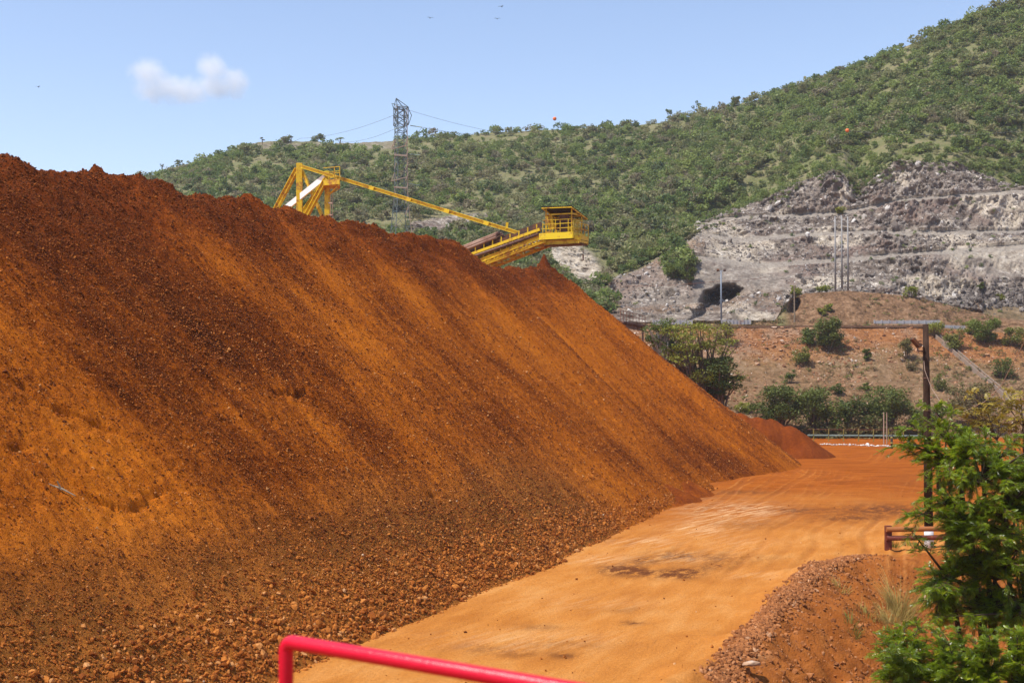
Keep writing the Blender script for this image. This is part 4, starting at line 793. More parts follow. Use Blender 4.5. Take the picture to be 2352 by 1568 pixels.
for vy in (1130, 1410): p = pp(*z5(1380, vy), 0); q = pp(*z5(1480, vy), 0); m.bar(p, q, .12)
m.build("ladder", M_TAN, st)
# boom: two lattice side beams and the belt between them
def line(x1, y1, x2, y2, lat=0.0, ext=.42):
    a, b = pp(*z2(x1, y1), lat), pp(*z2(x2, y2), lat); return a + (a - b) * ext, b
LB = -1.05
rails = []
def beam(mm, seg, w, h, kind='bar'):
    a, b = seg; (mm.bar if kind == 'bar' else mm.ibeam)(a, b, w, h); rails.append(seg)
bo = None
m = MB(); beam(m, line(0, 1008, 715, 750, LB, 2.4), .16, .22); beam(m, line(0, 1176, 705, 893, LB, 2.4), .20, .30, 'i'); beam(m, line(0, 1268, 800, 962, LB, 2.4), .2, .20, 'i')
t0, t1 = line(0, 1008, 715, 750, LB, 2.4); u0_, u1_ = line(0, 1176, 705, 893, LB, 2.4); w0_, w1_ = line(0, 1268, 800, 962, LB, 2.4)
for k in range(46):
    f_ = k / 45; p, q, r_ = t0 + (t1 - t0) * f_, u0_ + (u1_ - u0_) * f_, w0_ + (w1_ - w0_) * f_
    if k % 2 == 0: m.bar(p, q, .07)
    if k % 3 == 0: m.bar(q, r_, .10)
    if k % 3 == 0 and k < 44: m.bar(r_, u0_ + (u1_ - u0_) * min(1, (k + 3) / 45), .08)
m.build("boom_beam", M_YEL, st)
sh = LT * (-2 * LB)
m = MB()
for a, b, w, h in ((t0, t1, .16, .2), (u0_, u1_, .2, .3), (w0_, w1_, .2, .20)): m.bar(a + sh, b + sh, w, h)
for k in range(46):
    f_ = k / 45; p, q, r_ = t0 + (t1 - t0) * f_, u0_ + (u1_ - u0_) * f_, w0_ + (w1_ - w0_) * f_
    if k % 3 == 0: m.bar(q + sh, r_ + sh, .10); m.bar(r_, r_ + sh, .14); m.bar(q, q + sh, .10)
    if k % 6 == 0 and k < 42: m.bar(r_, w0_ + (w1_ - w0_) * min(1, (k + 6) / 45) + sh, .08)
m.build("boom_beam", M_YEL, st)
m = MB(); a, b = line(0, 1072, 690, 835, LB - .12, 2.4); m.tube([a, b], .11, 10); m.build("pipe", M_RUST, st, smooth=True)
m = MB(); a, b = line(0, 1200, 760, 925, LB + .5, 2.4); m.quad(a, b, b + LT * 1.3, a + LT * 1.3, t=.05); m.build("drip_tray", paint("pale_green_sheet", (.62, .68, .55), (.4, .3, .2), .3), st)
m = MB(); a, b = line(0, 955, 745, 690, .9, 2.4); a2, b2 = line(0, 985, 745, 720, -.55, 2.4)
m.quad(a2 + Vector((0, 0, .08)), b2 + Vector((0, 0, .08)), b + Vector((0, 0, .12)), a + Vector((0, 0, .12)), t=.05); m.quad(a2 - Vector((0, 0, .30)), b2 - Vector((0, 0, .30)), b - Vector((0, 0, .30)), a - Vector((0, 0, .30)), t=.04)
m.bar(a2 + Vector((0, 0, .14)), b2 + Vector((0, 0, .14)), .05, .30); m.bar(a + Vector((0, 0, .2)), b + Vector((0, 0, .2)), .05, .3); m.build("belt", M_BELT, st)
L_ = (b2 - a2).length
for k in range(14):
    f_ = 1 - (k + .4) / 16; p = a2 + (b2 - a2) * f_ - LT * .25; q = a + (b - a) * f_ + LT * .1; m = MB()
    m.bar(p - Vector((0, 0, .36)), p + Vector((0, 0, .36)), .10, .12); m.bar(q - Vector((0, 0, .3)), q + Vector((0, 0, .36)), .09); m.bar(p - Vector((0, 0, .28)), q - Vector((0, 0, .28)), .08)
    m.build("idler_frame", M_YEL, st)
# ribbed belt cover on the lower part
m = MB(); a = pp(1020, 593, 0); b = pp(1150, 541, 0); d = (b - a).normalized(); nrm_ = LT.cross(d).normalized(); nrm_ = nrm_ if nrm_.z > 0 else -nrm_
for k in range(9):
    t = math.pi * (k + .5) / 9; off_ = -LT * (math.cos(t) * .95) + nrm_ * (math.sin(t) * .62); m.tube([a + off_ - nrm_ * .35, b + off_ - nrm_ * .35], .115, 8)
m.build("belt_cover", M_COVER, st, smooth=True)
# operator platform
WD = 2.2; FRL = -1.2
def dk(x, y, lat=FRL): return pp(*z2(x, y), lat)
dl, dr = dk(705, 885), dk(1305, 890); zd = (dl.z + dr.z) / 2; dl.z = dr.z = zd
ax = (dr - dl).normalized(); BK = LT * WD; H1 = Vector((0, 0, 1))
m = MB()
for p, q in ((dl, dr), (dr, dr + BK), (dr + BK, dl + BK), (dl + BK, dl)): m.bar(p + H1 * .10, q + H1 * .10, .08, .52)
m.quad(dl + H1 * .28 + ax * .05 + LT * .05, dr + H1 * .28 - ax * .05 + LT * .05, dr + BK + H1 * .28 - ax * .05 - LT * .05, dl + BK + H1 * .28 + ax * .05 - LT * .05, t=.04)
m.build("deck", M_YELB, st)
m = MB(); e0, e1 = dk(800, 945, -.8), dk(1420, 960, -.8); e1.z = e0.z = zd - .38
for o in (LT * 0, LT * 1.7): m.ibeam(e0 + o, e1 + o, .2, .34)
for k in range(6): q = e0 + (e1 - e0) * (k / 5.0); m.bar(q, q + LT * 1.7, .14, .2)
m.bar(e0, w1_, .2, .3); m.bar(e0 + LT * 1.7, w1_ + sh, .2, .3); m.build("deck_frame", M_YEL, st)
m = MB(); m.quad(e0 - H1 * .2, e1 - H1 * .2, e1 - H1 * .2 + LT * 1.7, e0 - H1 * .2 + LT * 1.7, t=.03); m.build("under_sheet", M_RUST, st)
# small end balcony hanging lower right
f0 = dr + ax * .02 + LT * .25 - H1 * .08; m = MB(); bx1, by1 = dr + ax * .40 + LT * .75 - H1 * .06, dr + ax * .40 + BK - H1 * .06
cor = [dr + ax * .05 + LT * .2 - H1 * .06, dr + ax * .05 + BK - H1 * .06, by1, bx1]
for i in range(4): m.bar(cor[i], cor[(i + 1) % 4], .07, .34)
m.quad(*[c + H1 * .1 for c in cor], t=.04)
for c_ in (cor[2], cor[3], (cor[2] + cor[3]) / 2): m.bar(c_, c_ + H1 * 1.15, .07)
for h in (.7, 1.15):
    for i in (1, 2, 3): m.bar(cor[i] + H1 * h, cor[(i + 1) % 4] + H1 * h, .05)
m.build("end_balcony", M_YEL, st)
fz = zd + .36
def at(t, lat): p = dl + (dr - dl) * t + LT * lat; p.z = fz; return p
m = MB()          # rails
for t in (.10, .38, .48, .62, .86): m.bar(at(t, .03), at(t, .03) + H1 * (1.05 if t != .10 else .85), .06)
for h in (.36, .72, 1.05): m.bar(at(.10, .03) + H1 * h, at(.985, .03) + H1 * h, .05)
for lat in (WD * .5,): m.bar(at(.99, lat), at(.99, lat) + H1 * 1.05, .06)
for h in (.36, 1.05): m.bar(at(.99, .03) + H1 * h, at(.99, WD) + H1 * h, .05); m.bar(at(.1, WD) + H1 * h, at(.99, WD) + H1 * h, .05)
for t in (.3, .55, .8): m.bar(at(t, WD), at(t, WD) + H1 * 1.05, .05)
m.build("deck_rail", M_YEL, st)
m = MB()
for k in range(9): q = at(.995, .12 + k * .16); m.bar(q, q + H1 * 1.0, .03, .13)
m.build("slatted_panel", M_YELB, st)
m = MB(); HP = 2.05
rf = [dk(745, 368), dk(1285, 345)]; rt = .19, .955
for t in rt: m.bar(at(t, .08), at(t, .08) + H1 * (HP - .1), .11); m.bar(at(t, WD - .1), at(t, WD - .1) + H1 * (HP - .62), .09)
hb = dk(820, 492).z - fz
for p, q in ((at(rt[0], .08), at(rt[1], .08)), (at(rt[1], .08), at(rt[1], WD - .1)), (at(rt[1], WD - .1), at(rt[0], WD - .1)), (at(rt[0], WD - .1), at(rt[0], .08))): m.bar(p + H1 * hb, q + H1 * hb, .09)
m.build("shelter_frame", M_YEL, st)
# corrugated roof, high edge towards the camera
ra, rb = dk(745, 372, FRL - .35), dk(1285, 352, FRL - .35); drop = .62; dep_ = LT * (WD + 1.0) - H1 * drop; nC = 60; m = MB(); vs_, fs_ = [], []
for i in range(nC + 1):
    p = ra + (rb - ra) * (i / nC) + H1 * (.045 * math.sin(i / nC * 2 * math.pi * 13) + .1)
    vs_ += [p, p + dep_, p + H1 * .012, p + dep_ + H1 * .012]
for i in range(nC): a = i * 4; b = a + 4; fs_ += [(a, a + 1, b + 1, b), (a + 2, b + 2, b + 3, a + 3), (a, b, b + 2, a + 2), (a + 1, a + 3, b + 3, b + 1)]
m.add(vs_, fs_); m.build("roof", M_ROOF, st)
m = MB(); m.bar(ra, rb, .06, .07); m.bar(ra + dep_, rb + dep_, .07, .12); m.bar(ra + dep_ * .5, rb + dep_ * .5, .06, .1)
for t in (.02, .98): p = ra + (rb - ra) * t; m.bar(p, p + dep_, .07, .10)
m.build("roof_frame", M_YEL, st)
for t in rt:      # posts reach up to the roof
    m = MB(); p = at(t, .08) + H1 * (HP - .1); q = Vector((p.x, p.y, ra.z - .08)); m.bar(p, q, .09) if q.z > p.z else None
    if q.z > p.z: m.build("roof_post", M_YEL, st)
# drive machinery under the roof
m = MB(); q = at(.50, .55) + H1 * .75; m.tube([q, q + LT * 1.3], .52, 20); m.tube([q - LT * .2, q + LT * 1.5], .09, 8); m.build("drive_pulley", M_BELT, st, smooth=True)
m = MB(); m.bar(at(.30, .5) + H1 * .35, at(.24, .5) + H1 * 1.5, .30, .5, up=(E.x, E.y, 0)); m.bar(at(.25, .5) + H1 * .9, at(.42, .5) + H1 * .5, .5, .5); m.build("chute", M_YEL, st)
m = MB(); m.bar(at(.60, 1.0), at(.60, 1.0) + H1 * 1.5, .8, .7); m.bar(at(.68, 1.7), at(.68, 1.7) + H1 * 1.1, .35, .5); m.build("gearbox", M_RUST, st)
m = MB(); m.tube([at(.74, .9) + H1 * .35, at(.86, .9) + H1 * .35], .24, 14); m.bar(at(.72, .9) + H1 * .06, at(.88, .9) + H1 * .06, .5, .12); m.build("motor", M_YEL, st)
q = dk(1490, 985, -.6); m = MB(); m.tube([q, q - H1 * 1.05], .02, 6); m.tube([q - H1 * 1.0, q - H1 * 1.45], .06, 8); m.build("hanging_sensor", M_RUST, st)
# portal legs hidden behind the heap carry the machine
m = MB()
for c_ in (Vector((top.x, top.y, 0)), Vector((tc.x, tc.y, 0))):
    for s_ in (-2.6, 2.6): m.bar(c_ + LT * s_, Vector((c_.x, c_.y, 9.2)) + LT * (s_ * .3), .4)
m.bar(Vector((top.x, top.y, 8.5)) - E * 5, t0 + Vector((0, 0, 0)), .5, .6); m.bar(Vector((top.x, top.y, 8.6)), Vector((tc.x, tc.y, 8.6)), .5, .6)
m.build("portal", M_YEL, st)

# ---------------------------------------------------------------- pylon, its wires and marker balls
YT = 250.0; s_ = YT / F
pc = W(921, 560, YT); gz = on_hill(921, 556)[2] - .4
py = thing("lattice_pylon", "tall square lattice steel pylon standing on the hill foot behind the heap", "pylon", (pc[0], YT, gz))
RT = rad(24); CA, SA = math.cos(RT), math.sin(RT)
def tp(a, b, z, hw): x, y = a * hw, b * hw; return Vector((pc[0] + x * CA - y * SA, YT + x * SA + y * CA, z))
zz = lambda v: H - (v - HV) * s_
def hw_at(v): return float(UK(v, [232, 440, 500, 560, 600], [.92, 1.0, 1.35, 1.85, 2.2]))
levels = [250, 262, 275, 288, 303, 318, 333, 348, 364, 380, 397, 415, 434, 458, 486, 520, 556]; zb_ = zz(556)
C4 = ((-1, -1), (1, -1), (1, 1), (-1, 1))
for k, (a, b) in enumerate(C4):
    m = MB(); pts = [tp(a, b, zz(v), hw_at(v)) for v in (248, 440, 500, 556)] + [tp(a, b, gz, hw_at(556) * 1.02)]
    for i in range(len(pts) - 1): m.bar(pts[i], pts[i + 1], .14)
    m.build("leg", M_TAN if k == 1 else M_GALV, py)
m = MB()
for i in range(len(levels) - 1):
    v1, v2 = levels[i], levels[i + 1]
    for j in range(4):
        (a, b), (c_, d_) = C4[j], C4[(j + 1) % 4]; p1, p2, q1, q2 = tp(a, b, zz(v1), hw_at(v1)), tp(c_, d_, zz(v1), hw_at(v1)), tp(a, b, zz(v2), hw_at(v2)), tp(c_, d_, zz(v2), hw_at(v2))
        m.bar(p1, q2, .055); m.bar(p2, q1, .055)
        if i % 4 == 0 or i > 12: m.bar(p1, p2, .10)
m.build("bracing", M_GALV, py)
m = MB()           # head: a box frame with a raised left peak
for dv in (248, 268, 288):
    for j in range(4): m.bar(tp(*C4[j], zz(dv), 1.15), tp(*C4[(j + 1) % 4], zz(dv), 1.15), .10)
for j in range(4):
    m.bar(tp(*C4[j], zz(248), 1.15), tp(*C4[j], zz(288), 1.15), .12); n_ = (j + 1) % 4
    m.bar(tp(*C4[j], zz(248), 1.15), tp(*C4[n_], zz(268), 1.15), .07); m.bar(tp(*C4[n_], zz(248), 1.15), tp(*C4[j], zz(268), 1.15), .07)
    m.bar(tp(*C4[j], zz(268), 1.15), tp(*C4[n_], zz(288), 1.15), .07); m.bar(tp(*C4[n_], zz(268), 1.15), tp(*C4[j], zz(288), 1.15), .07)
pk = tp(-1, -1, zz(231), 1.5); pk2 = tp(-1, 1, zz(236), 1.4)
for q in (tp(-1, -1, zz(248), 1.15), tp(-1, 1, zz(248), 1.15), tp(1, -1, zz(248), 1.15), tp(1, 1, zz(248), 1.15)): m.bar(pk, q, .10); m.bar(pk2, q, .08)
for a, b in ((1.55, -1), (-1.5, -1)): m.bar(tp(math.copysign(1, a), b, zz(288), 1.15), tp(a, b, zz(266), 1.15), .1); m.bar(tp(math.copysign(1, a), b, zz(252), 1.15), tp(a, b, zz(266), 1.15), .1)
m.build("head_frame", M_GALV, py)
M_INS = paint("insulator_glass", (.42, .50, .40), (.3, .3, .25), .1, 3, .3)
def string(p, q, n=14):
    m = MB(); p, q = Vector(p), Vector(q); rr, pts = [], []
    for i in range(n * 2 + 1): pts.append(p + (q - p) * (i / (n * 2))); rr.append(.13 if i % 2 else .05)
    m.tube(pts, rr, 7); return m.build("insulator_string", M_INS, py)
def wp(u, v, Y=YT): return Vector(W(u, v, Y))
string(wp(942, 288.5), wp(969, 292.5)); string(wp(905, 297), wp(931, 290, 251.4)); string(wp(940, 354), wp(965, 356.5)); string(wp(940, 422.5), wp(964, 425.5))
m = MB()
for v_ in (354, 422.5): m.bar(wp(922, v_ - 2), wp(941, v_), .09); m.bar(wp(924, v_ + 14), wp(941, v_), .07)
m.build("cross_arm", M_GALV, py)
m = MB()           # zigzag climbing guards, rust coloured
for v1 in (318, 348, 375, 400, 425, 452, 478): m.bar(wp(931.5, v1 + 15, 248.6), wp(937.5, v1 - 3, 248.6), .20, .16)
for v1 in (322, 352, 376, 402, 430): m.bar(wp(905.5, v1 + 12, 248.8), wp(909.5, v1 - 2, 248.8), .15, .12)
for v1 in (343, 416): m.bar(wp(899, v1, 248.6), wp(933, v1 - 9, 248.6), .16); m.bar(wp(899, v1, 248.6), wp(906, v1 - 20, 248.6), .14)
for v1 in (356, 430): m.bar(wp(905, v1, 248.5), wp(935, v1 + 2, 248.5), .5, .3)
m.build("climbing_guard", M_TAN, py)
M_WIRE = paint("aluminium_wire", (.13, .13, .13), (.1, .08, .07), .2, 1, .5); M_RWIRE = paint("rusty_wire", (.22, .085, .045), (.1, .05, .03), .3)
def wire(label, pts, sag, r, n=24, mat=None, name="power_line", cat="wire", group=None):
    P_ = [Vector(p) for p in pts]; out = []
    for i in range(len(P_) - 1):
        for k in range(n + (i == len(P_) - 2)): t = k / n; q = P_[i].lerp(P_[i + 1], t); q.z -= sag[i] * 4 * t * (1 - t); out.append(q)
    m = MB(); m.tube(out, r, 5); o = m.build(name, mat or M_WIRE, origin=P_[0]); return tag(o, label, cat, group)
hr = lambda u, v: Vector(W(u, v, 395))
wire("upper thin cable running right from the pylon head over the hill crest", [wp(938, 253), hr(1500, 296)], [4.5], .028)
wire("upper thin cable descending left from the pylon head", [wp(904, 265), Vector(W(690, 318, 330)), Vector(W(560, 352, 400))], [1, 1], .03)
wire("lower cable running right from the pylon's outer insulator", [wp(969, 292.5), hr(1180, 305)], [1.0], .035)
wire("lower cable descending left from the pylon's insulator", [wp(905, 297), Vector(W(780, 326, 330))], [.8], .03)
wire("slack jumper wire hanging below the pylon's right insulator", [wp(969, 292.5), wp(950, 312), wp(936, 322)], [0.2, .2], .03)
M_ORANGE = paint("orange_plastic", (.85, .17, .03), (.75, .2, .06), .05, 1, .5)
def ball(label, p, r):
    p = Vector(p); m = MB(); n1, n2 = 18, 10; vs_ = [p + Vector((0, 0, r))]; fs_ = []
    for i in range(1, n2):
        for k in range(n1): a, b = math.pi * i / n2, 2 * math.pi * k / n1; vs_.append(p + Vector((math.sin(a) * math.cos(b), math.sin(a) * math.sin(b), math.cos(a))) * r)
    vs_.append(p - Vector((0, 0, r))); L_ = len(vs_) - 1
    for k in range(n1): fs_.append((0, 1 + k, 1 + (k + 1) % n1)); fs_.append((L_, L_ - n1 + (k + 1) % n1, L_ - n1 + k))
    for i in range(n2 - 2):
        for k in range(n1): a = 1 + i * n1; fs_.append((a + k, a + n1 + k, a + n1 + (k + 1) % n1, a + (k + 1) % n1))
    m.add(vs_, fs_); o = m.build("marker_ball", M_ORANGE, origin=p); o.data.polygons.foreach_set("use_smooth", [True] * len(o.data.polygons)); tag(o, label, "marker ball", "aviation marker balls")
k_ = (1274 - CX) / F; A_, B_ = wp(938, 253), hr(1500, 296)
t = 0
for i in range(200):
    q = A_.lerp(B_, i / 200); q.z -= 4.5 * 4 * (i / 200) * (1 - i / 200)
    if q.x / q.y >= k_: break
ball("orange marker ball hanging on the thin cable above the middle hill crest", W(1274, 273, q.y), .48)
q = on_hill(1946, 300); ball("orange marker ball seen against the green slope above the quarry", W(1946, 300, 250), .38)
wire("faint cable carrying the marker ball across the slope above the quarry", [W(1946, 300, 250), W(2460, 285, 240)], [1.5], .025)

# ---------------------------------------------------------------- poles and posts beyond the yard
M_CONC = paint("concrete_pole", (.27, .26, .25), (.3, .27, .24), .25, 1.5, .8); M_STEELB = paint("blue_grey_steel", (.22, .26, .31), (.2, .15, .12), .2, 1, .45); M_WOODP = bark("weathered_wood", (.30, .23, .16)); M_DARKW = bark("creosoted_wood", (.060, .032, .020))
for lab, u, vt, vb, Y in (("left pole of the three tall grey poles standing on the brown mound", 1919, 497, 667, 199), ("middle pole of the three tall grey poles standing on the brown mound", 1934, 495, 660, 201), ("right pole of the three tall grey poles standing on the brown mound", 1948, 497, 664, 199)):
    m = MB(); p = W(u, vb + 4, Y); q = W(u - 1, vt, Y); m.tube([p, q], [.16, .10], 10); o = m.build("utility_pole", M_CONC, origin=p, smooth=True); tag(o, lab, "pole", "three tall poles on the mound")
t = thing("light_pole", "slim blue grey lamp pole with two floodlights in front of the dark cave", "lamp pole", tuple(W(1657, 742, 176.5)))
m = MB(); p, q = Vector(W(1657, 742, 176.5)), Vector(W(1656, 622, 176.5)); m.tube([p, q], [.13, .08], 10); m.build("pole", M_STEELB, t, smooth=True)
m = MB(); m.bar(q - Vector((.45, 0, 0)), q + Vector((.55, 0, 0)), .06); m.build("cross_bar", M_STEELB, t)
for dx in (-.42, .5): m = MB(); m.bar(q + Vector((dx, -.12, .18)), q + Vector((dx, .16, .02)), .34, .26); m.build("floodlight", M_BELT, t, bevel=.02)
m = MB()
for k in range(9): z_ = p.z + 1 + k * .65; m.bar((p.x - .3, p.y, z_), (p.x + .3, p.y, z_), .025)
m.build("climbing_rungs", M_STEELB, t)
m = MB(); p = W(1825, 741, 176.5); q = W(1824.5, 656, 176.5); m.tube([p, q], [.11, .09], 8); m.bar(Vector(q) + Vector((-.25, 0, -.2)), Vector(q) + Vector((.25, 0, -.2)), .06); tag(m.build("wooden_post", M_WOODP, origin=p), "bare weathered wooden post beside the road wall at the small dark hollow", "post")
m = MB(); p = W(1517.5, 800, 140); q = W(1517.5, 750, 140); p[2] = 0; m.tube([p, q], [.16, .14], 8); m.bar(Vector(q) + Vector((-2.0, 0, -.6)), Vector(q) + Vector((1.2, 0, -.6)), .09); tag(m.build("wooden_post", M_WOODP, origin=p), "wooden post with a crossbar half hidden behind the heap edge and thin tree", "post")
wire("rusty wire strung behind the lamp pole across the cave mouth", [W(1440, 657, 178), W(1656, 645, 177), W(1760, 636, 186)], [.2, .2], .022, mat=M_RWIRE)
wire("reddish cable crossing the trees beside the heap edge", [W(1500, 768, 132), W(1640, 786, 136), W(1720, 790, 140)], [.15, .15], .03, mat=M_RWIRE)
# road wall on the bench in pieces
M_WALL = paint("dirty_concrete", (.27, .20, .15), (.25, .15, .09), .4, .5, .85); M_BLOCK = paint("whitewashed_block", (.42, .41, .41), (.35, .25, .2), .3, .6, .8)
M_SOILWALL = paint('soil_stained_kerb', (.21, .115, .065), (.12, .06, .03), .4, .6, .9)
def wall_seg(name, lab, u1, u2, v1t, v1b, v2t, v2b, mat, Y=174.2, th=.3, posts=0, cat="wall"):
    a, b = Vector(W(u1, v1b, Y)), Vector(W(u2, v2b, Y)); h1, h2 = (v1b - v1t) * Y / F, (v2b - v2t) * Y / F; m = MB(); T_ = Vector((0, th, 0)); Z = Vector((0, 0, 1))
    m.add([a, b, b + T_, a + T_, a + Z * h1, b + Z * h2, b + T_ + Z * h2, a + T_ + Z * h1], [(0, 3, 2, 1), (4, 5, 6, 7), (0, 1, 5, 4), (1, 2, 6, 5), (2, 3, 7, 6), (3, 0, 4, 7)])
    for k in range(posts + 1 if posts else 0): q = a.lerp(b, k / posts) - Vector((0, .02, 0)); m.bar(q, q + Z * (h1 + .12), .12)
    tag(m.build(name, mat, origin=a), lab, cat)
wall_seg("retaining_wall", "long low concrete kerb wall along the top of the earth slope", 1455, 2158, 748, 753, 747, 752, M_SOILWALL, 174.6)
wall_seg("barrier", "short whitewashed barrier on the road wall right of the lamp pole", 1658, 1724, 735, 744.5, 735, 744.5, M_BLOCK, 175.2, posts=8, cat="barrier")
wall_seg("barrier", "pale barrier behind the tree tops left of the lamp pole", 1500, 1590, 735, 745, 735, 745, M_BLOCK, 175.2, posts=6, cat="barrier")
wall_seg("barrier", "long grey blue barrier with posts on the right part of the road wall", 2008, 2158, 736, 743, 735, 744, M_BLOCK, 175.2, posts=9, cat="barrier")
wall_seg("barrier", "broken end block of the road wall right of the wooden pole", 2166, 2216, 746, 752, 748, 757, M_BLOCK, 175.4, posts=2, cat="barrier")
# red walkway rail beside the heap
t = thing("walkway", "rusty red footbridge railing between the heap edge and the pale barrier", "walkway", tuple(W(1430, 745, 150)))
m = MB(); a, b = Vector(W(1425, 712, 148)), Vector(W(1482, 726, 152))
for h, q in ((0, 1), (.5, 1), (1, 1)): m.bar(a - Vector((0, 0, h)), b - Vector((0, 0, h * .9)), .07)
for k in range(9): q = a.lerp(b, k / 8); m.bar(q, q - Vector((0, 0, 1.5)), .06)
m.build("railing", M_RWIRE, t); m = MB(); m.bar(a - Vector((0, 0, 1.35)), b - Vector((0, 0, 1.2)), .9, .22); m.bar(a - Vector((0, -.3, 1.7)), b - Vector((0, -.3, 1.55)), .25, .5)
for k in (.2, .9): q = a.lerp(b, k) - Vector((0, 0, 1.5)); m.bar(q, Vector((q.x, q.y, 0)), .2)
m.build("deck", M_RUST, t)
# concrete chute down the slope
t = thing("drainage_chute", "long open concrete drainage chute running diagonally down the earth slope", "chute", tuple(on_hill(2150, 780, ('berm',))))
cl = [on_hill(u, v, ('berm',)) for u, v in ((2148, 778), (2180, 806), (2215, 836), (2252, 868), (2290, 900), (2335, 945), (2390, 985))]
for off_, nm in ((0, "near_wall"), (1, "far_wall")):
    m = MB(); pts = []
    for p in cl: pts.append(Vector(p) + Vector((.72 * off_, .5 * off_, 0)))
    for p, q in zip(pts[:-1], pts[1:]):
        h = .62 if off_ == 0 else .58; m.add([p - Vector((0, 0, .5)), q - Vector((0, 0, .5)), q + Vector((0, 0, h)), p + Vector((0, 0, h))] + [x + Vector((.16, .10, 0)) for x in (p - Vector((0, 0, .5)), q - Vector((0, 0, .5)), q + Vector((0, 0, h)), p + Vector((0, 0, h)))], [(0, 1, 2, 3), (7, 6, 5, 4), (3, 2, 6, 7), (0, 4, 5, 1), (0, 3, 7, 4), (1, 5, 6, 2)])
    m.build("side_wall", M_WALL, t)
m = MB()
for p, q in zip(cl[:-1], cl[1:]): p, q = Vector(p), Vector(q); m.quad(p + Vector((.1, .05, .12)), q + Vector((.1, .05, .12)), q + Vector((.8, .5, .12)), p + Vector((.8, .5, .12)), t=.08)
m.build("channel_floor", M_WALL, t)

# ---------------------------------------------------------------- fence and white stones at the back of the yard
M_FPOST = paint("yellow_green_post", (.30, .24, .05), (.2, .1, .03), .3); M_FRAIL = paint("teal_rail", (.30, .40, .34), (.3, .2, .15), .2); M_BLACKP = paint("black_post", (.03, .028, .02), (.1, .05, .03), .2)
t = thing("yard_fence", "low pipe fence with pale green lower rail and red upper rail behind the white stones", "fence", tuple(G(2000, 1020)))
fa, fb = Vector(W(1855, 1018, 133)), Vector(W(2130, 1018, 133)); fa.z = fb.z = .05
m = MB(); m.bar(fa + Vector((0, 0, .62)), fb + Vector((0, 0, .55)), .09, .14); m.build("lower_rail", M_FRAIL, t)
m = MB(); m.bar(fa + Vector((0, 0, 1.22)), fb + Vector((0, 0, 1.15)), .055); m.build("upper_rail", M_RWIRE, t)
m0 = None
for k in range(8):
    q = fa.lerp(fb, (k + .4) / 8)
    if m0 is None: m = MB(); m.bar((0, 0, -.2), (0, 0, 1.25), .09); m0 = m.build("post", M_FPOST, t, origin=(0, 0, 0)); o = m0
    else: o = m0.copy(); col.objects.link(o); o.parent = t
    o.location = q - Vector(t.location)
for lab, u in (("left one of two short yellow banded black posts by the white stones", 2048), ("right one of two short yellow banded black posts, nearest the wooden pole", 2087)):
    t = thing("bollard", lab, "bollard", tuple(G(u, 1030)), "banded posts by the white stones"); q = Vector(t.location); m = MB(); m.tube([q, q + Vector((0, 0, 1.3))], .11, 10); m.build("post", M_BLACKP, t, smooth=True)
    for h in (.45, .95): m = MB(); m.tube([q + Vector((0, 0, h)), q + Vector((0, 0, h + .16))], .118, 10); m.build("band", M_FPOST, t, smooth=True)
S_, Fx_ = rock_shapes('ico', 8)
SM = [mesh_np("white_stone", S_[k], Fx_, [M_WHITESTONE], {'tint': np.clip(.6 + .25 * rng.normal(size=12), 0, 1)}) for k in range(8)]
u = 1882.0; i = 0
while u < 2062:
    w = rng.uniform(4.5, 8) * (1.9 if i in (12, 18) else 1); p = G(u + w / 2, 1021 + 5 * (u - 1882) / 180 + rng.uniform(-.8, .8)); s = w / 2 * p[1] / F * 1.15
    o = link("white_stone", SM[i % 8], loc=p + [0, 0, s * .35]); o.scale = (s, s * .8, s * .75); o.rotation_euler.z = rng.random() * 6
    tag(o, "one of the whitewashed stones set in a row along the back edge of the yard" if i not in (12,) else "largest whitewashed stone in the row along the back edge of the yard", "stone", "whitewashed stones in a row"); u += w * .86; i += 1
# boulders on the slope
def boulder(lab, u, v, px, mat, lo=('berm',), tint=.6, name="boulder"):
    f = on_hill(u, v, lo) if lo else G(u, v); s = px / 2 * f[1] / F; k = rng.integers(0, 8); me = mesh_np(name, S_[k], Fx_, [mat], {'tint': np.clip(tint + .12 * rng.normal(size=12), 0, 1)})
    o = link(name, me, loc=f + np.array([0, 0, s * .3])); o.scale = (s * 1.25, s, s * .8); o.rotation_euler.z = rng.random() * 6; md = o.modifiers.new("bevel", 'BEVEL'); md.width = .12; md.segments = 2; tag(o, lab, "boulder"); return o
for lab, u, v, px, ti in (("pale stone on the slope under the full dark bush", 1880, 829, 11, .9), ("lone tan boulder low on the slope near the heap edge", 1679, 872, 9, .7), ("left one of two brown rocks on the lower slope", 1735, 885, 8, .4), ("right one of two brown rocks on the lower slope", 1758, 882, 8, .5),
                          ("flat pinkish rock right of the concrete chute", 2266, 812, 12, .75), ("upper one of two rocks beside the chute above the spreading bush", 2253, 856, 12, .7), ("lower one of two rocks beside the chute above the spreading bush", 2262, 862, 11, .6), ("dark rock below the road wall right of the full bush", 1968, 796, 10, .15),
                          ("whitish stone on the slope left of the wooden pole", 2052, 764, 8, 1), ("pale flat stone near the slope top above the boulder cluster", 1778, 750, 11, .95)):
    boulder(lab, u, v + 4, px, M_RUBBLE, tint=ti)
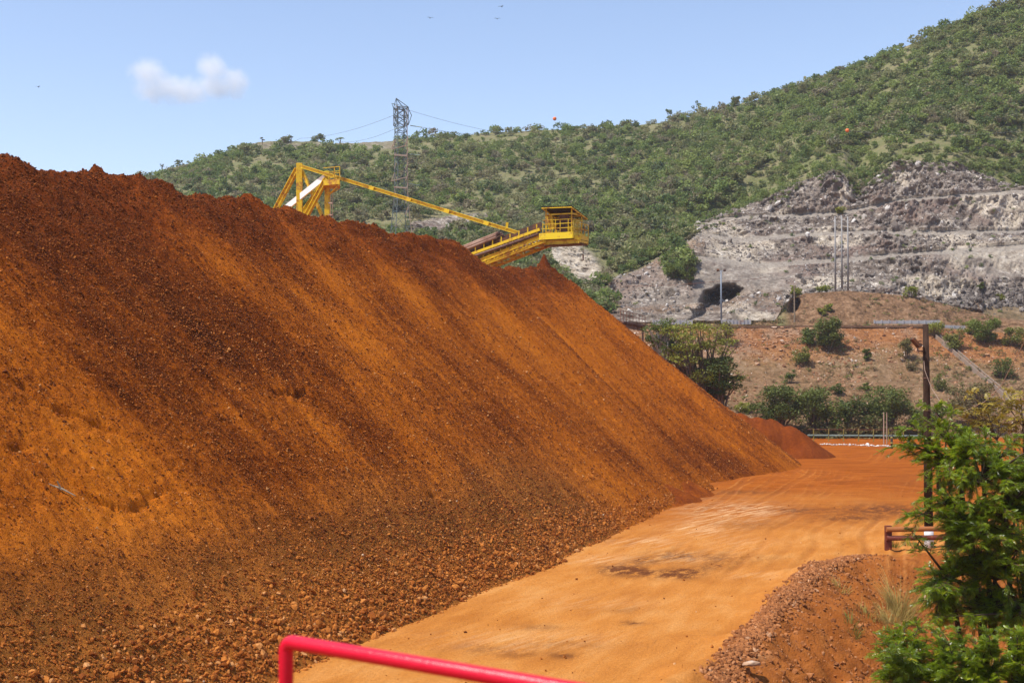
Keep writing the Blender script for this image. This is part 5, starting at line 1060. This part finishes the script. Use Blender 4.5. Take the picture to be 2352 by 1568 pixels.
for k in range(34):
    q = rng.normal(size=2); uu, vv = 1792 + q[0] * 20 + (rng.random() - .5) * 10, 787 + q[1] * 13 - q[0] * 5
    f = on_hill(uu, vv, ('berm',)); s = rng.uniform(2.4, 5.5) * f[1] / F; o = link("rock", SM[k % 8].copy() if k < 8 else bpy.data.objects["rock"].data, loc=f + np.array([0, 0, s * .3]))
    if k == 0: RM = [];
    if k < 8: o.data.materials[0] = M_RUBBLE; RM.append(o.data)
    else: o.data = RM[k % 8]
    o.scale = (s * 1.2, s, s * .75); o.rotation_euler.z = rng.random() * 6; tag(o, "one of the reddish rocks in the tight cluster on the upper slope", "rock", "rock cluster on the slope")
for k in range(9):
    uu, vv = 1778 + rng.normal() * 10 + k * 4 - 10, 822 + rng.normal() * 6; f = on_hill(uu, vv, ('berm',)); s = rng.uniform(2, 4) * f[1] / F; o = link("rock", RM[k % 8], loc=f + np.array([0, 0, s * .3])); o.scale = (s * 1.2, s, s * .75)
    tag(o, "one of the few rocks rolled down just below the tight rock cluster", "rock", "rocks below the cluster")

# ---------------------------------------------------------------- wooden pole with floodlight, barrier, second pole
pb = G(2134, 1256); t = thing("floodlight_pole", "tall dark wooden pole with white painted foot and one floodlight beside the leafy tree", "pole", tuple(pb)); Yp = pb[1]
pt = Vector(W(2126, 745, Yp)); pb = Vector(pb); hz = (W(2134, 1208, Yp)[2])
m = MB(); m.tube([pb.lerp(pt, hz / pt.z), pb.lerp(pt, .45), pb.lerp(pt, .75), pt], [.185, .16, .135, .118], 16); m.build("pole", M_DARKW, t, smooth=True)
M_WPAINT = paint("lime_wash", (.72, .72, .74), (.4, .25, .18), .25, 2, .8); m = MB(); m.tube([pb - Vector((0, 0, .3)), pb.lerp(pt, hz / pt.z)], [.20, .188], 16); m.build("painted_foot", M_WPAINT, t, smooth=True)
for v_ in (868, 937, 942): q = pb.lerp(pt, (W(0, v_, Yp)[2]) / pt.z); m = MB(); m.tube([q - Vector((0, 0, .02)), q + Vector((0, 0, .02))], .158, 14); m.build("band", M_RUST, t)
m = MB(); q = Vector(W(2122, 806, Yp - .1)); m.tube([q + Vector((.05, .1, 0)), q + Vector((-.25, 0, 0)), q + Vector((-.27, 0, .38))], .035, 8); m.bar(q + Vector((-.36, 0, .38)), q + Vector((-.12, 0, .42)), .16, .05); br_ = m.build("bracket", M_RUST, t)
m = MB(); c0 = Vector(W(2104, 788, Yp - .12)); m.bar(c0 + Vector((-.17, 0, .20)), c0 + Vector((.14, 0, -.16)), .42, .13); m.bar(c0 + Vector((.12, 0, -.13)), c0 + Vector((.22, 0, -.02)), .16, .14); m.build("floodlight", M_BELT, t, bevel=.015)
pth = [W(2122, 828, Yp - .15), W(2124, 850, Yp - .2), W(2139, 890, Yp - .3), W(2163, 928, Yp - .6), W(2190, 945, Yp - 1), W(2216, 944, Yp - 2), W(2262, 922, Yp - 5), W(2300, 885, Yp - 7), W(2323, 840, Yp - 8), W(2345, 800, Yp - 9), W(2362, 765, Yp - 10), W(2400, 690, Yp - 11)]
wire("slack twisted wire hanging from the floodlight down and up to the right", pth, [.0] * 11, .014, n=4, mat=paint("pale_wire", (.45, .33, .25), (.3, .2, .15), .3), name="cable", cat="cable")
M_REDB = paint("red_oxide_paint", (.13, .024, .012), (.30, .10, .03), .35, 2, .7); M_ORB = paint("dusty_orange_pipe", (.30, .10, .022), (.15, .045, .015), .35, 1.5, .75)
bL = G(2040, 1262); bR = G(2216, 1258); t = thing("pipe_barrier", "rust red barrier with two thick horizontal pipes at the wooden pole's foot", "barrier", tuple(bL)); bL, bR = Vector(bL), Vector(bR)
m0 = None
for k, q in enumerate((bL, bL.lerp(bR, .79), bL.lerp(bR, 1.35))):
    m = MB(); m.bar(q - Vector((0, 0, .25)), q + Vector((0, 0, 1.0)), .26, .2); m.build("post", M_REDB, t, bevel=.01)
for h, mt in ((.86, M_ORB), (.50, M_REDB)):
    m = MB(); m.tube([bL + Vector((-.12, -.16, h)), bR + Vector((2.0, -.16, h))], .105, 14); m.build("rail", mt, t, smooth=True)
q0 = G(2157, 1135); q1 = W(2153, 948, q0[1]); m = MB(); m.tube([q0, q1], [.15, .12], 12); tag(m.build("utility_pole", M_DARKW, origin=q0, smooth=True), "thinner dark pole standing behind and right of the floodlight pole", "pole")
m0 = None
for k in range(9):
    q = Vector(G(2172 + k * 13, 1078 - k * 2)); top_ = 1.6 + .9 * ((k * 7) % 3) / 2
    m = MB(); m.tube([q, q + Vector((0, 0, 2.9 - .15 * (k % 3)))], .06, 8); o = m.build("stake", M_DARKW, origin=q); tag(o, "one of the slender dark stakes in a row behind the leafy tree", "stake", "slender stakes behind the tree")
q = Vector(W(2030, 940, 128)); m = MB(); m.tube([Vector((q.x, q.y, 0)), Vector((q.x, q.y, 3.2))], .06, 8); m.tube([Vector((q.x + .3, q.y, 0)), Vector((q.x + .3, q.y, 3.2))], .05, 8); tag(m.build("pipe_post", M_TAN, origin=(q.x, q.y, 0)), "pair of pale pink pipes standing among the trees at the slope foot", "pipe post")
# rust angle bar stuck in the ditch bank
m = MB(); q = Vector(G(2290, 1360, -2)) ; m.bar(W(2283, 1262, 46), W(2292, 1310, 44), .10, .04); m.bar(W(2283, 1262, 46), W(2274, 1300, 46), .06); tag(m.build("steel_bar", M_ORB, origin=W(2283, 1262, 46)), "bent rusty steel bar leaning in the ditch behind the leafy tree", "steel bar")

# ---------------------------------------------------------------- red handrail close to the camera
M_RED = paint("worn_red_paint", (.70, .008, .034), (.35, .03, .03), .02, 14, .32)
rc = Vector(W(657, 1472, 4.1)); rd = Vector((.757, -.47, 0)).normalized(); rc2 = rc + rd * 2.6
rc2 = Vector(W(1300, 1581, (H - rc.z) * F / 731)); rc2.z = rc.z; rd = (rc2 - rc).normalized(); rc2 = rc + rd * 3.2
t = thing("handrail", "bright red painted pipe handrail in the foreground at the bottom edge", "handrail", (rc.x, rc.y, 5.5)); B_ = .032
m = MB(); arc = [rc + Vector((0, 0, -B_)) + (rd * (B_ * (1 - math.cos(a))) + Vector((0, 0, B_ * math.sin(a)))) for a in np.linspace(0, math.pi / 2, 7)]
m.tube([rc - Vector((0, 0, 1.03))] + arc + [rc2], .0235, 24); m.build("top_rail", M_RED, t, smooth=True)
m = MB(); m.tube([rc - Vector((0, 0, .5)), rc2 - Vector((0, 0, .5))], .02, 16); m.build("middle_rail", M_RED, t, smooth=True)
for d_ in (1.6, 3.15): m = MB(); q = rc + rd * d_; m.tube([q - Vector((0, 0, 1.03)), q - Vector((0, 0, .02))], .024, 16); m.build("post", M_RED, t, smooth=True)
# odds and ends
a1, b1 = px_to_pile(141, 1132); x1, y1 = xy_of(np.array([a1]), np.array([b1])); zz1 = pile_z(np.array([a1]), np.array([b1]))[0][0]; q = Vector((x1[0], y1[0], zz1 + .06))
m = MB(); m.tube([q + Vector((-.28, .1, .10)), q + Vector((0, 0, .03)), q + Vector((.38, -.1, -.14))], [.02, .028, .012], 7); m.tube([q, q + Vector((-.10, -.02, .22))], [.03, .012], 6); m.tube([q + Vector((-.2, .05, .08)), q + Vector((-.34, 0, .16))], [.025, .01], 6)
tag(m.build("broken_branch", M_WOODP, origin=q), "pale broken branch lying on the left face of the big heap", "branch")
boulder("pale yellowish boulder in the stone ridge at the road edge, bottom of the picture", 1728, 1540, 36, M_RUBBLE, None, .85)
bpy.data.objects["boulder.010"].location.z += .12
boulder("grey stone on the ditch floor near the bottom edge", 2000, 1548, 12, M_GREYROCK, None, .45).location = G(1992, 1536, -2.3)
M_BIRD = paint("black_feathers", (.02, .02, .022), (.04, .03, .03), .1)
for lab, u, v in (("tiny dark bird high in the sky, leftmost of the upper pair left", 988, 42), ("tiny bird touching the top edge of the sky", 1152, 16), ("tiny bird below the topmost one", 1142, 44), ("tiny faint bird at the left edge of the sky", 88, 200)):
    p = Vector(W(u, v, 260)); m = MB(); m.tube([p + Vector((-.28, 0, 0)), p + Vector((-.1, 0, .02)), p + Vector((.15, 0, 0)), p + Vector((.35, 0, -.02))], [.02, .08, .07, .02], 8)
    for s_ in (-1, 1): m.add([p + Vector((.12, 0, .04)), p + Vector((-.12, 0, .04)), p + Vector((-.22, s_ * .35, .16)), p + Vector((-.16, s_ * .8, .04)), p + Vector((.05, s_ * .36, .17)), p + Vector((0, 0, .07))], [(0, 1, 2, 4), (4, 2, 3), (0, 5, 4), (5, 1, 2), (5, 2, 4)])
    o = m.build("bird", M_BIRD, origin=p); o.rotation_euler.z = rng.uniform(-1, 1) + 1.2; tag(o, lab, "bird")
# ---------------------------------------------------------------- the leafy tree in the right foreground
def mat_frond():
    m = NM("tree_leaflets"); t = m.attr('tint'); c = m.ramp(t, [(0, (.050, .080, .004)), (.3, (.11, .165, .005)), (.65, (.22, .29, .007)), (.86, (.33, .37, .010)), (.95, (.38, .30, .02)), (1, (.32, .15, .02))])
    return m.leaf(c, .30, .55, .38, m.mix(.35, c, (.30, .45, .02))).m
M_FROND = mat_frond(); M_TWIG = bark("twig_bark", (.10, .065, .04)); M_YFROND = mat_leaf("autumn_leaflets", [(0, (.25, .22, .02)), (.5, (.34, .24, .03)), (.8, (.12, .16, .02)), (1, (.25, .22, .02))], .4, .4)
def fronds(org, d, L, pairs=9, droop=.35, wid=.30, lw=.40):
    """feathered leaves: for every frond a double row of narrow leaflets along a drooping midrib"""
    n = len(org); d = d / np.linalg.norm(d, axis=1, keepdims=True); up = np.tile([0, 0, 1.0], (n, 1)) + rng.normal(size=(n, 3)) * .35; s = np.cross(d, up); s /= np.linalg.norm(s, axis=1, keepdims=True) + 1e-9
    nm = np.cross(s, d); out = []; ht = rng.uniform(.2, 1.2, (n, 1)) * droop
    for k in range(1, pairs + 1):
        f = k / pairs; p = org + d * L[:, None] * f - np.array([0, 0, 1]) * L[:, None] * ht * f * f
        ll = L[:, None] * wid * math.sin(math.pi * (.12 + .80 * f)) ** .6; w = ll * lw * .5
        for sg_ in (-1, 1):
            q = s * sg_ * .92 + d * .28 - nm * .22 + rng.normal(size=(n, 3)) * .10; q /= np.linalg.norm(q, axis=1, keepdims=True); e = d - q * (d * q).sum(1, keepdims=True); e /= np.linalg.norm(e, axis=1, keepdims=True)
            out.append(np.stack([p, p + q * ll * .5 + e * w, p + q * ll - [0, 0, 1] * ll * .12, p + q * ll * .5 - e * w], 1))
    V = np.stack(out, 1).reshape(-1, 3); return V, np.arange(len(V)).reshape(-1, 4), n, pairs * 8
def bez(a, b, c, n=9):
    return [a * (1 - t) ** 2 + b * 2 * t * (1 - t) + c * t * t for t in np.linspace(0, 1, n)]
def leafy_tree(name, label, foot, hubs, tips, per, frL, mat, seed_sz=1.0, twig_len=(.45, 1.0), r0=.11, nper=7, pairs=9, lw=.40, wid=.30):
    t = thing(name, label, "tree", foot); tr = MB(); foot = np.array(foot); O, D = [], []; HB = [np.array(h) for h in hubs]
    for h in HB: tr.tube(bez(foot + rng.normal(size=3) * [.15, .15, 0], (foot + h) / 2 + rng.normal(size=3) * .25, h), np.linspace(r0, r0 * .45, 9), 8)
    for tip in tips:
        tip = np.array(tip); h = HB[int(np.argmin([np.linalg.norm((tip - h) * [1, 1, .8]) + (0 if h[2] < tip[2] + .4 else 1.2) for h in HB]))]
        L = np.linalg.norm(tip - h); mid = (h + tip) / 2 + np.array([0, 0, .18 * L]) + rng.normal(size=3) * .12 * L; B = bez(h, mid, tip, 12); tr.tube(B, np.linspace(r0 * .34, .006, 12), 5)
        for j in range(per):
            f = .30 + .70 * (j + rng.random()) / per; i = min(int(f * 11), 10); p = B[i] * (1 - (f * 11 - i)) + B[min(i + 1, 11)] * (f * 11 - i) if i < 11 else B[-1]
            ax_ = B[min(i + 1, 11)] - B[max(i - 1, 0)]; ax_ /= np.linalg.norm(ax_) + 1e-9; q = rng.normal(size=3); q[2] = q[2] * .45 + .05; q -= ax_ * q.dot(ax_) * .6; q = q / np.linalg.norm(q) * .8 + ax_ * .8; tl = rng.uniform(*twig_len) * (1.1 - .5 * f)
            e = p + q / np.linalg.norm(q) * tl - [0, 0, .30 * tl]; tb = bez(p, (p + e) / 2 + [0, 0, .06], e, 6); tr.tube(tb, np.linspace(.010, .003, 6), 4, cap=False)
            td = (e - p) / tl
            for k in range(nper):
                g = (k + .6) / nper; pt_ = p * (1 - g) + e * g + [0, 0, .03 * math.sin(g * 3.14)]; sd_ = np.cross(td, [0, 0, 1]) * (1 if k % 2 else -1); dd_ = sd_ * .85 + td * (.55 + .6 * (g > .9)) + rng.normal(size=3) * .28 + [0, 0, .12]
                O.append(pt_); D.append(dd_)
    tr.build("trunk", M_TWIG, t)
    O, D = np.array(O), np.array(D); n = len(O); L = frL * rng.uniform(.65, 1.15, n); V, Fx, n, k4 = fronds(O, D, L, pairs, wid=wid, lw=lw)
    ti = np.clip(.42 + .20 * fbm(O * 1.1, 2, 131) + .17 * rng.normal(size=n) + .45 * (rng.random(n) < .05), 0, 1)
    link("crown", mesh_np("crown", V - foot, Fx, [mat], {'tint': np.repeat(ti, k4), 'hue': np.repeat(.2 * rng.random(n), k4)}), t); return t
def tipsfrom(lst): return [W(u, v, Y) for u, v, Y in lst]
main_tips = [(2045, 1028, 30), (2075, 985, 30.2), (2105, 950, 30.5), (2128, 928, 30.6), (2150, 975, 30.4), (2175, 1005, 30), (2185, 932, 31), (2215, 985, 30.5), (2240, 1010, 30), (2090, 1035, 30), (2110, 1005, 30.3), (2150, 1030, 29.8),
    (2190, 1040, 29.6), (2270, 995, 31), (2300, 1020, 30.5), (2345, 1000, 31), (2130, 1085, 29.6), (2150, 1110, 29.5), (2180, 1080, 29.3), (2230, 1060, 29.2), (2290, 1070, 29.5), (2340, 1060, 30),
    (2105, 1150, 29.4), (2085, 1185, 29.3), (2090, 1215, 29.2), (2140, 1160, 29), (2180, 1140, 28.8), (2170, 1195, 28.8), (2220, 1150, 28.6), (2270, 1130, 28.8), (2330, 1120, 29), (2200, 1110, 30.5), (2250, 1200, 28.4), (2310, 1180, 28.6), (2350, 1170, 29.5),
    (2200, 1230, 28.8), (2240, 1250, 28.5), (2300, 1240, 28.3), (2350, 1230, 28.8), (2280, 1290, 28.6), (2340, 1300, 28.6), (2200, 1290, 30), (2250, 1330, 29.6), (2310, 1340, 28.6), (2130, 1310, 30.2), (2120, 1345, 30), (2160, 1330, 30), (2170, 1370, 29.8), (2125, 1380, 29.6), (2150, 1405, 29.4), (2200, 1380, 31),
    (2260, 1380, 30.5), (2330, 1380, 29), (2360, 1350, 29.5), (2280, 1420, 29.5), (2345, 1430, 28.8), (2230, 1420, 30.5), (2230, 1100, 31.5), (2290, 1150, 31.5), (2340, 1250, 31.5), (2280, 1200, 31.5), (2240, 1290, 31.5), (2390, 1040, 30.5), (2420, 1100, 30), (2430, 1200, 30), (2430, 1300, 30), (2420, 1400, 30),
    (2065, 1015, 30.1), (2100, 1018, 30.2), (2130, 1040, 29.9), (2060, 1200, 29.3) if False else (2090, 1195, 29.2), (2320, 1450, 30), (2190, 1160, 30), (2215, 1195, 30.5), (2260, 1165, 30.2), (2180, 1265, 29.2), (2210, 1245, 30.5), (2260, 1270, 30), (2320, 1300, 30.5), (2300, 1385, 31)]
rt_ = np.random.default_rng(5)
for k in range(170):               # fill the body of the crown
    vv_ = rt_.uniform(1010, 1440); lo_ = UK(vv_, [1010, 1090, 1130, 1200, 1260, 1290, 1330, 1440], [2230, 2175, 2160, 2170, 2200, 2190, 2150, 2150]); main_tips.append((float(lo_ + (2450 - lo_) * rt_.random() ** 1.3), float(vv_), float(rt_.uniform(28.8, 31.6))))
gx = W(2300, 1568, 30.3)[0]
hubs = [W(2285, 1330, 30), W(2230, 1230, 30), W(2310, 1180, 30.2), W(2260, 1110, 30.3), W(2200, 1070, 30.2), W(2180, 1330, 30.1), W(2350, 1400, 30)]
leafy_tree("feathery_tree", "big bright green feathery leaved tree filling the right foreground", (gx, 30.3, float(ground_z(np.array([gx]), np.array([30.3]))[0]) - .1), hubs, tipsfrom(main_tips), 8, .155, M_FROND, nper=16, twig_len=(.22, .62), pairs=7, wid=.30, lw=.50)
low_tips = [(2012, 1500, 27.5), (2030, 1470, 27.6), (2050, 1450, 27.8), (2080, 1430, 28), (2110, 1440, 27.6), (2020, 1540, 27.2), (2050, 1560, 27), (2090, 1500, 27.3), (2130, 1470, 27.4), (2160, 1440, 27.6), (2200, 1450, 27.3), (2100, 1550, 27), (2150, 1520, 26.9), (2190, 1500, 27), (2240, 1470, 27),
    (2280, 1480, 26.8), (2330, 1450, 26.8), (2230, 1530, 26.6), (2290, 1540, 26.5), (2350, 1510, 26.5), (2170, 1580, 26.6), (2060, 1600, 27), (2250, 1590, 26.4), (2330, 1590, 26.3), (2020, 1600, 27.2), (2390, 1470, 26.6), (2400, 1560, 26.4), (2130, 1610, 26.8), (2120, 1500, 28), (2180, 1540, 28), (2260, 1520, 28), (2320, 1500, 28), (2070, 1520, 28.2)]
for k in range(85): low_tips.append((float(rt_.uniform(2040, 2440)), float(rt_.uniform(1460, 1620)), float(rt_.uniform(26.3, 28.3))))
gx = W(2200, 1700, 27.6)[0]
leafy_tree("feathery_tree", "lower bushy green feathery tree at the bottom right corner in front of the big one", (gx, 27.6, float(ground_z(np.array([gx]), np.array([27.6]))[0]) - .1), [W(2150, 1600, 27.5), W(2260, 1590, 27.2), W(2090, 1590, 27.6), W(2330, 1600, 27)], tipsfrom(low_tips), 11, .155, M_FROND, nper=16, r0=.07, twig_len=(.22, .58), pairs=7, wid=.30, lw=.50)
gx = W(2380, 1100, 42)[0]
leafy_tree("yellowing_tree", "sparse tree with yellowing drooping leaves behind the top of the big feathery tree", (gx, 42, float(ground_z(np.array([gx]), np.array([42.0]))[0]) - .1), [W(2330, 1060, 42), W(2290, 1010, 42), W(2350, 980, 42)],
           tipsfrom([(2215, 922, 42), (2245, 925, 42), (2270, 930, 42), (2300, 915, 42), (2330, 925, 42), (2350, 910, 42), (2250, 955, 42), (2290, 950, 42), (2330, 965, 42), (2345, 1000, 42), (2310, 990, 42), (2270, 975, 42), (2390, 930, 42), (2340, 890, 43)]), 4, .36, M_YFROND, nper=5, pairs=5, lw=.5, wid=.42, r0=.06)
# grass and weeds in the ditch
def grass(label, cen, n, h, spread, mat, name="grass_tuft", cat="grass tuft", kind=None):
    cen = np.array(cen); a = rng.random(n) * 6.283; r = spread * np.sqrt(rng.random(n)); b = np.stack([cen[0] + r * np.cos(a), cen[1] + r * np.sin(a), 0 * a], 1); b[:, 2] = ground_z(b[:, 0], b[:, 1]) - .02
    hh = h * rng.uniform(.4, 1.1, n); d = np.stack([np.cos(a) * .35, np.sin(a) * .35, np.ones(n)], 1) + rng.normal(size=(n, 3)) * .22; s = np.stack([np.sin(a), np.cos(a), 0 * a], 1) * .008
    m1 = b + d * hh[:, None] * .55; tp_ = b + d * hh[:, None] + np.stack([np.cos(a), np.sin(a), -np.ones(n) * .3], 1) * hh[:, None] * .22
    V = np.stack([b - s, b + s, m1 + s * .8, m1 - s * .8, tp_], 1).reshape(-1, 3); i = np.arange(n) * 5; Fq = np.stack([i, i + 1, i + 2, i + 3], 1); Ft = np.stack([i + 3, i + 2, i + 4, i + 4], 1)
    me = bpy.data.meshes.new(name); me.from_pydata(V - cen, [], [tuple(f) for f in Fq] + [tuple(f[:3]) for f in Ft]); at_ = me.attributes.new('hue', 'FLOAT', 'POINT'); at_.data.foreach_set("value", np.repeat(rng.random(n).astype(np.float32) * .2, 5)); me.materials.append(mat)
    return tag(link(name, me, loc=cen), label, cat, kind=kind)
M_GRASS = mat_leaf("dry_grass", [(0, (.42, .31, .09)), (.4, (.32, .25, .06)), (1, (.42, .31, .09))]); M_GREENG = mat_leaf("green_weed", [(0, (.12, .16, .02)), (.5, (.2, .2, .04)), (1, (.12, .16, .02))])
def dpt(u, v):
    for Y in np.arange(27, 54, .1):
        x = (u - CX) / F * Y; z = H - (v - HV) / F * Y
        if float(ground_z(np.array([x]), np.array([Y]))[0]) > z: break
    return np.array([x, Y, float(ground_z(np.array([x]), np.array([Y]))[0])])
grass("tall straw coloured grass clump in the ditch left of the feathery tree", dpt(2068, 1418), 380, 1.25, .42, M_GRASS); grass("shorter yellow grass beside the tall clump in the ditch", dpt(2045, 1436), 220, .8, .4, M_GRASS)
grass("small green weed on the bank below the pipe barrier", dpt(2050, 1238), 90, .35, .3, M_GREENG); grass("tiny weed low on the ditch floor left side", dpt(1958, 1452), 70, .4, .25, M_GREENG); grass("green weed tuft in the middle of the ditch floor", dpt(1990, 1415), 90, .35, .35, M_GRASS)
grass("weed tuft by the wooden pole's foot", dpt(2105, 1250), 120, .35, .5, M_GREENG); grass("thin grass halfway down the ditch bank", dpt(1930, 1360), 60, .4, .3, M_GRASS)
# ---------------------------------------------------------------- cloud and haze
m = NM("cloud_vapour"); vol = m.n.new("ShaderNodeVolumePrincipled"); vol.inputs['Color'].default_value = (1, 1, 1, 1); vol.inputs['Anisotropy'].default_value = 0
def cloud():
    D0 = 2600.0; s = D0 / F; c = Vector(W(430, 178, D0)); P = m.obj()
    blobs_ = [(-90, -10, 62, 45), (-60, 25, 90, 48), (0, 30, 100, 42), (55, -22, 46, 50), (60, 20, 80, 42), (105, 15, 52, 45)]
    acc = None
    for dx, dv, rx, rz in blobs_:
        v = m.n.new("ShaderNodeMapping"); v.vector_type = 'POINT'; m.L(P, v.inputs[0]); sx, sz = 1 / (rx * s), 1 / (rz * s); v.inputs['Scale'].default_value = (sx, 1 / (60 * s), sz); v.inputs['Location'].default_value = (-dx * s * sx, 0, dv * s * sz)
        ln = m.n.new("ShaderNodeVectorMath"); ln.operation = 'LENGTH'; m.L(v.outputs[0], ln.inputs[0]); g = m.math('SUBTRACT', 1.0, ln.outputs['Value'], True); acc = g if acc is None else m.math('MAXIMUM', acc, g)
    nz = m.noise(1 / (38 * s), 8, .62, P, .6); d = m.math('ADD', m.math('MULTIPLY', acc, 1.5), m.math('MULTIPLY', m.math('SUBTRACT', nz, .5), 2.6)); d = m.rng(m.math('SUBTRACT', d, .30), 0, .9, 0, 1)
    d = m.math('MULTIPLY', d, m.rng(acc, 0, .25)); m.L(m.math('MULTIPLY', d, .022), vol.inputs['Density']); m.L(vol.outputs[0], m.out.inputs['Volume'])
    mb = MB(); mb.bar(c - Vector((190 * s, 0, 0)), c + Vector((190 * s, 0, 0)), 120 * s, 150 * s); o = mb.build("cloud", m.m, origin=c); tag(o, kind="structure")
cloud()
hm = NM("thin_haze"); hv = hm.n.new("ShaderNodeVolumePrincipled"); hv.inputs['Color'].default_value = (.80, .88, 1, 1); hv.inputs['Density'].default_value = .00015; hm.L(hv.outputs[0], hm.out.inputs['Volume'])
mb = MB(); mb.bar((0, -500, 84), (0, 1900, 84), 3400, 200); o = mb.build("haze", hm.m, origin=(0, 700, 84)); tag(o, kind="stuff")
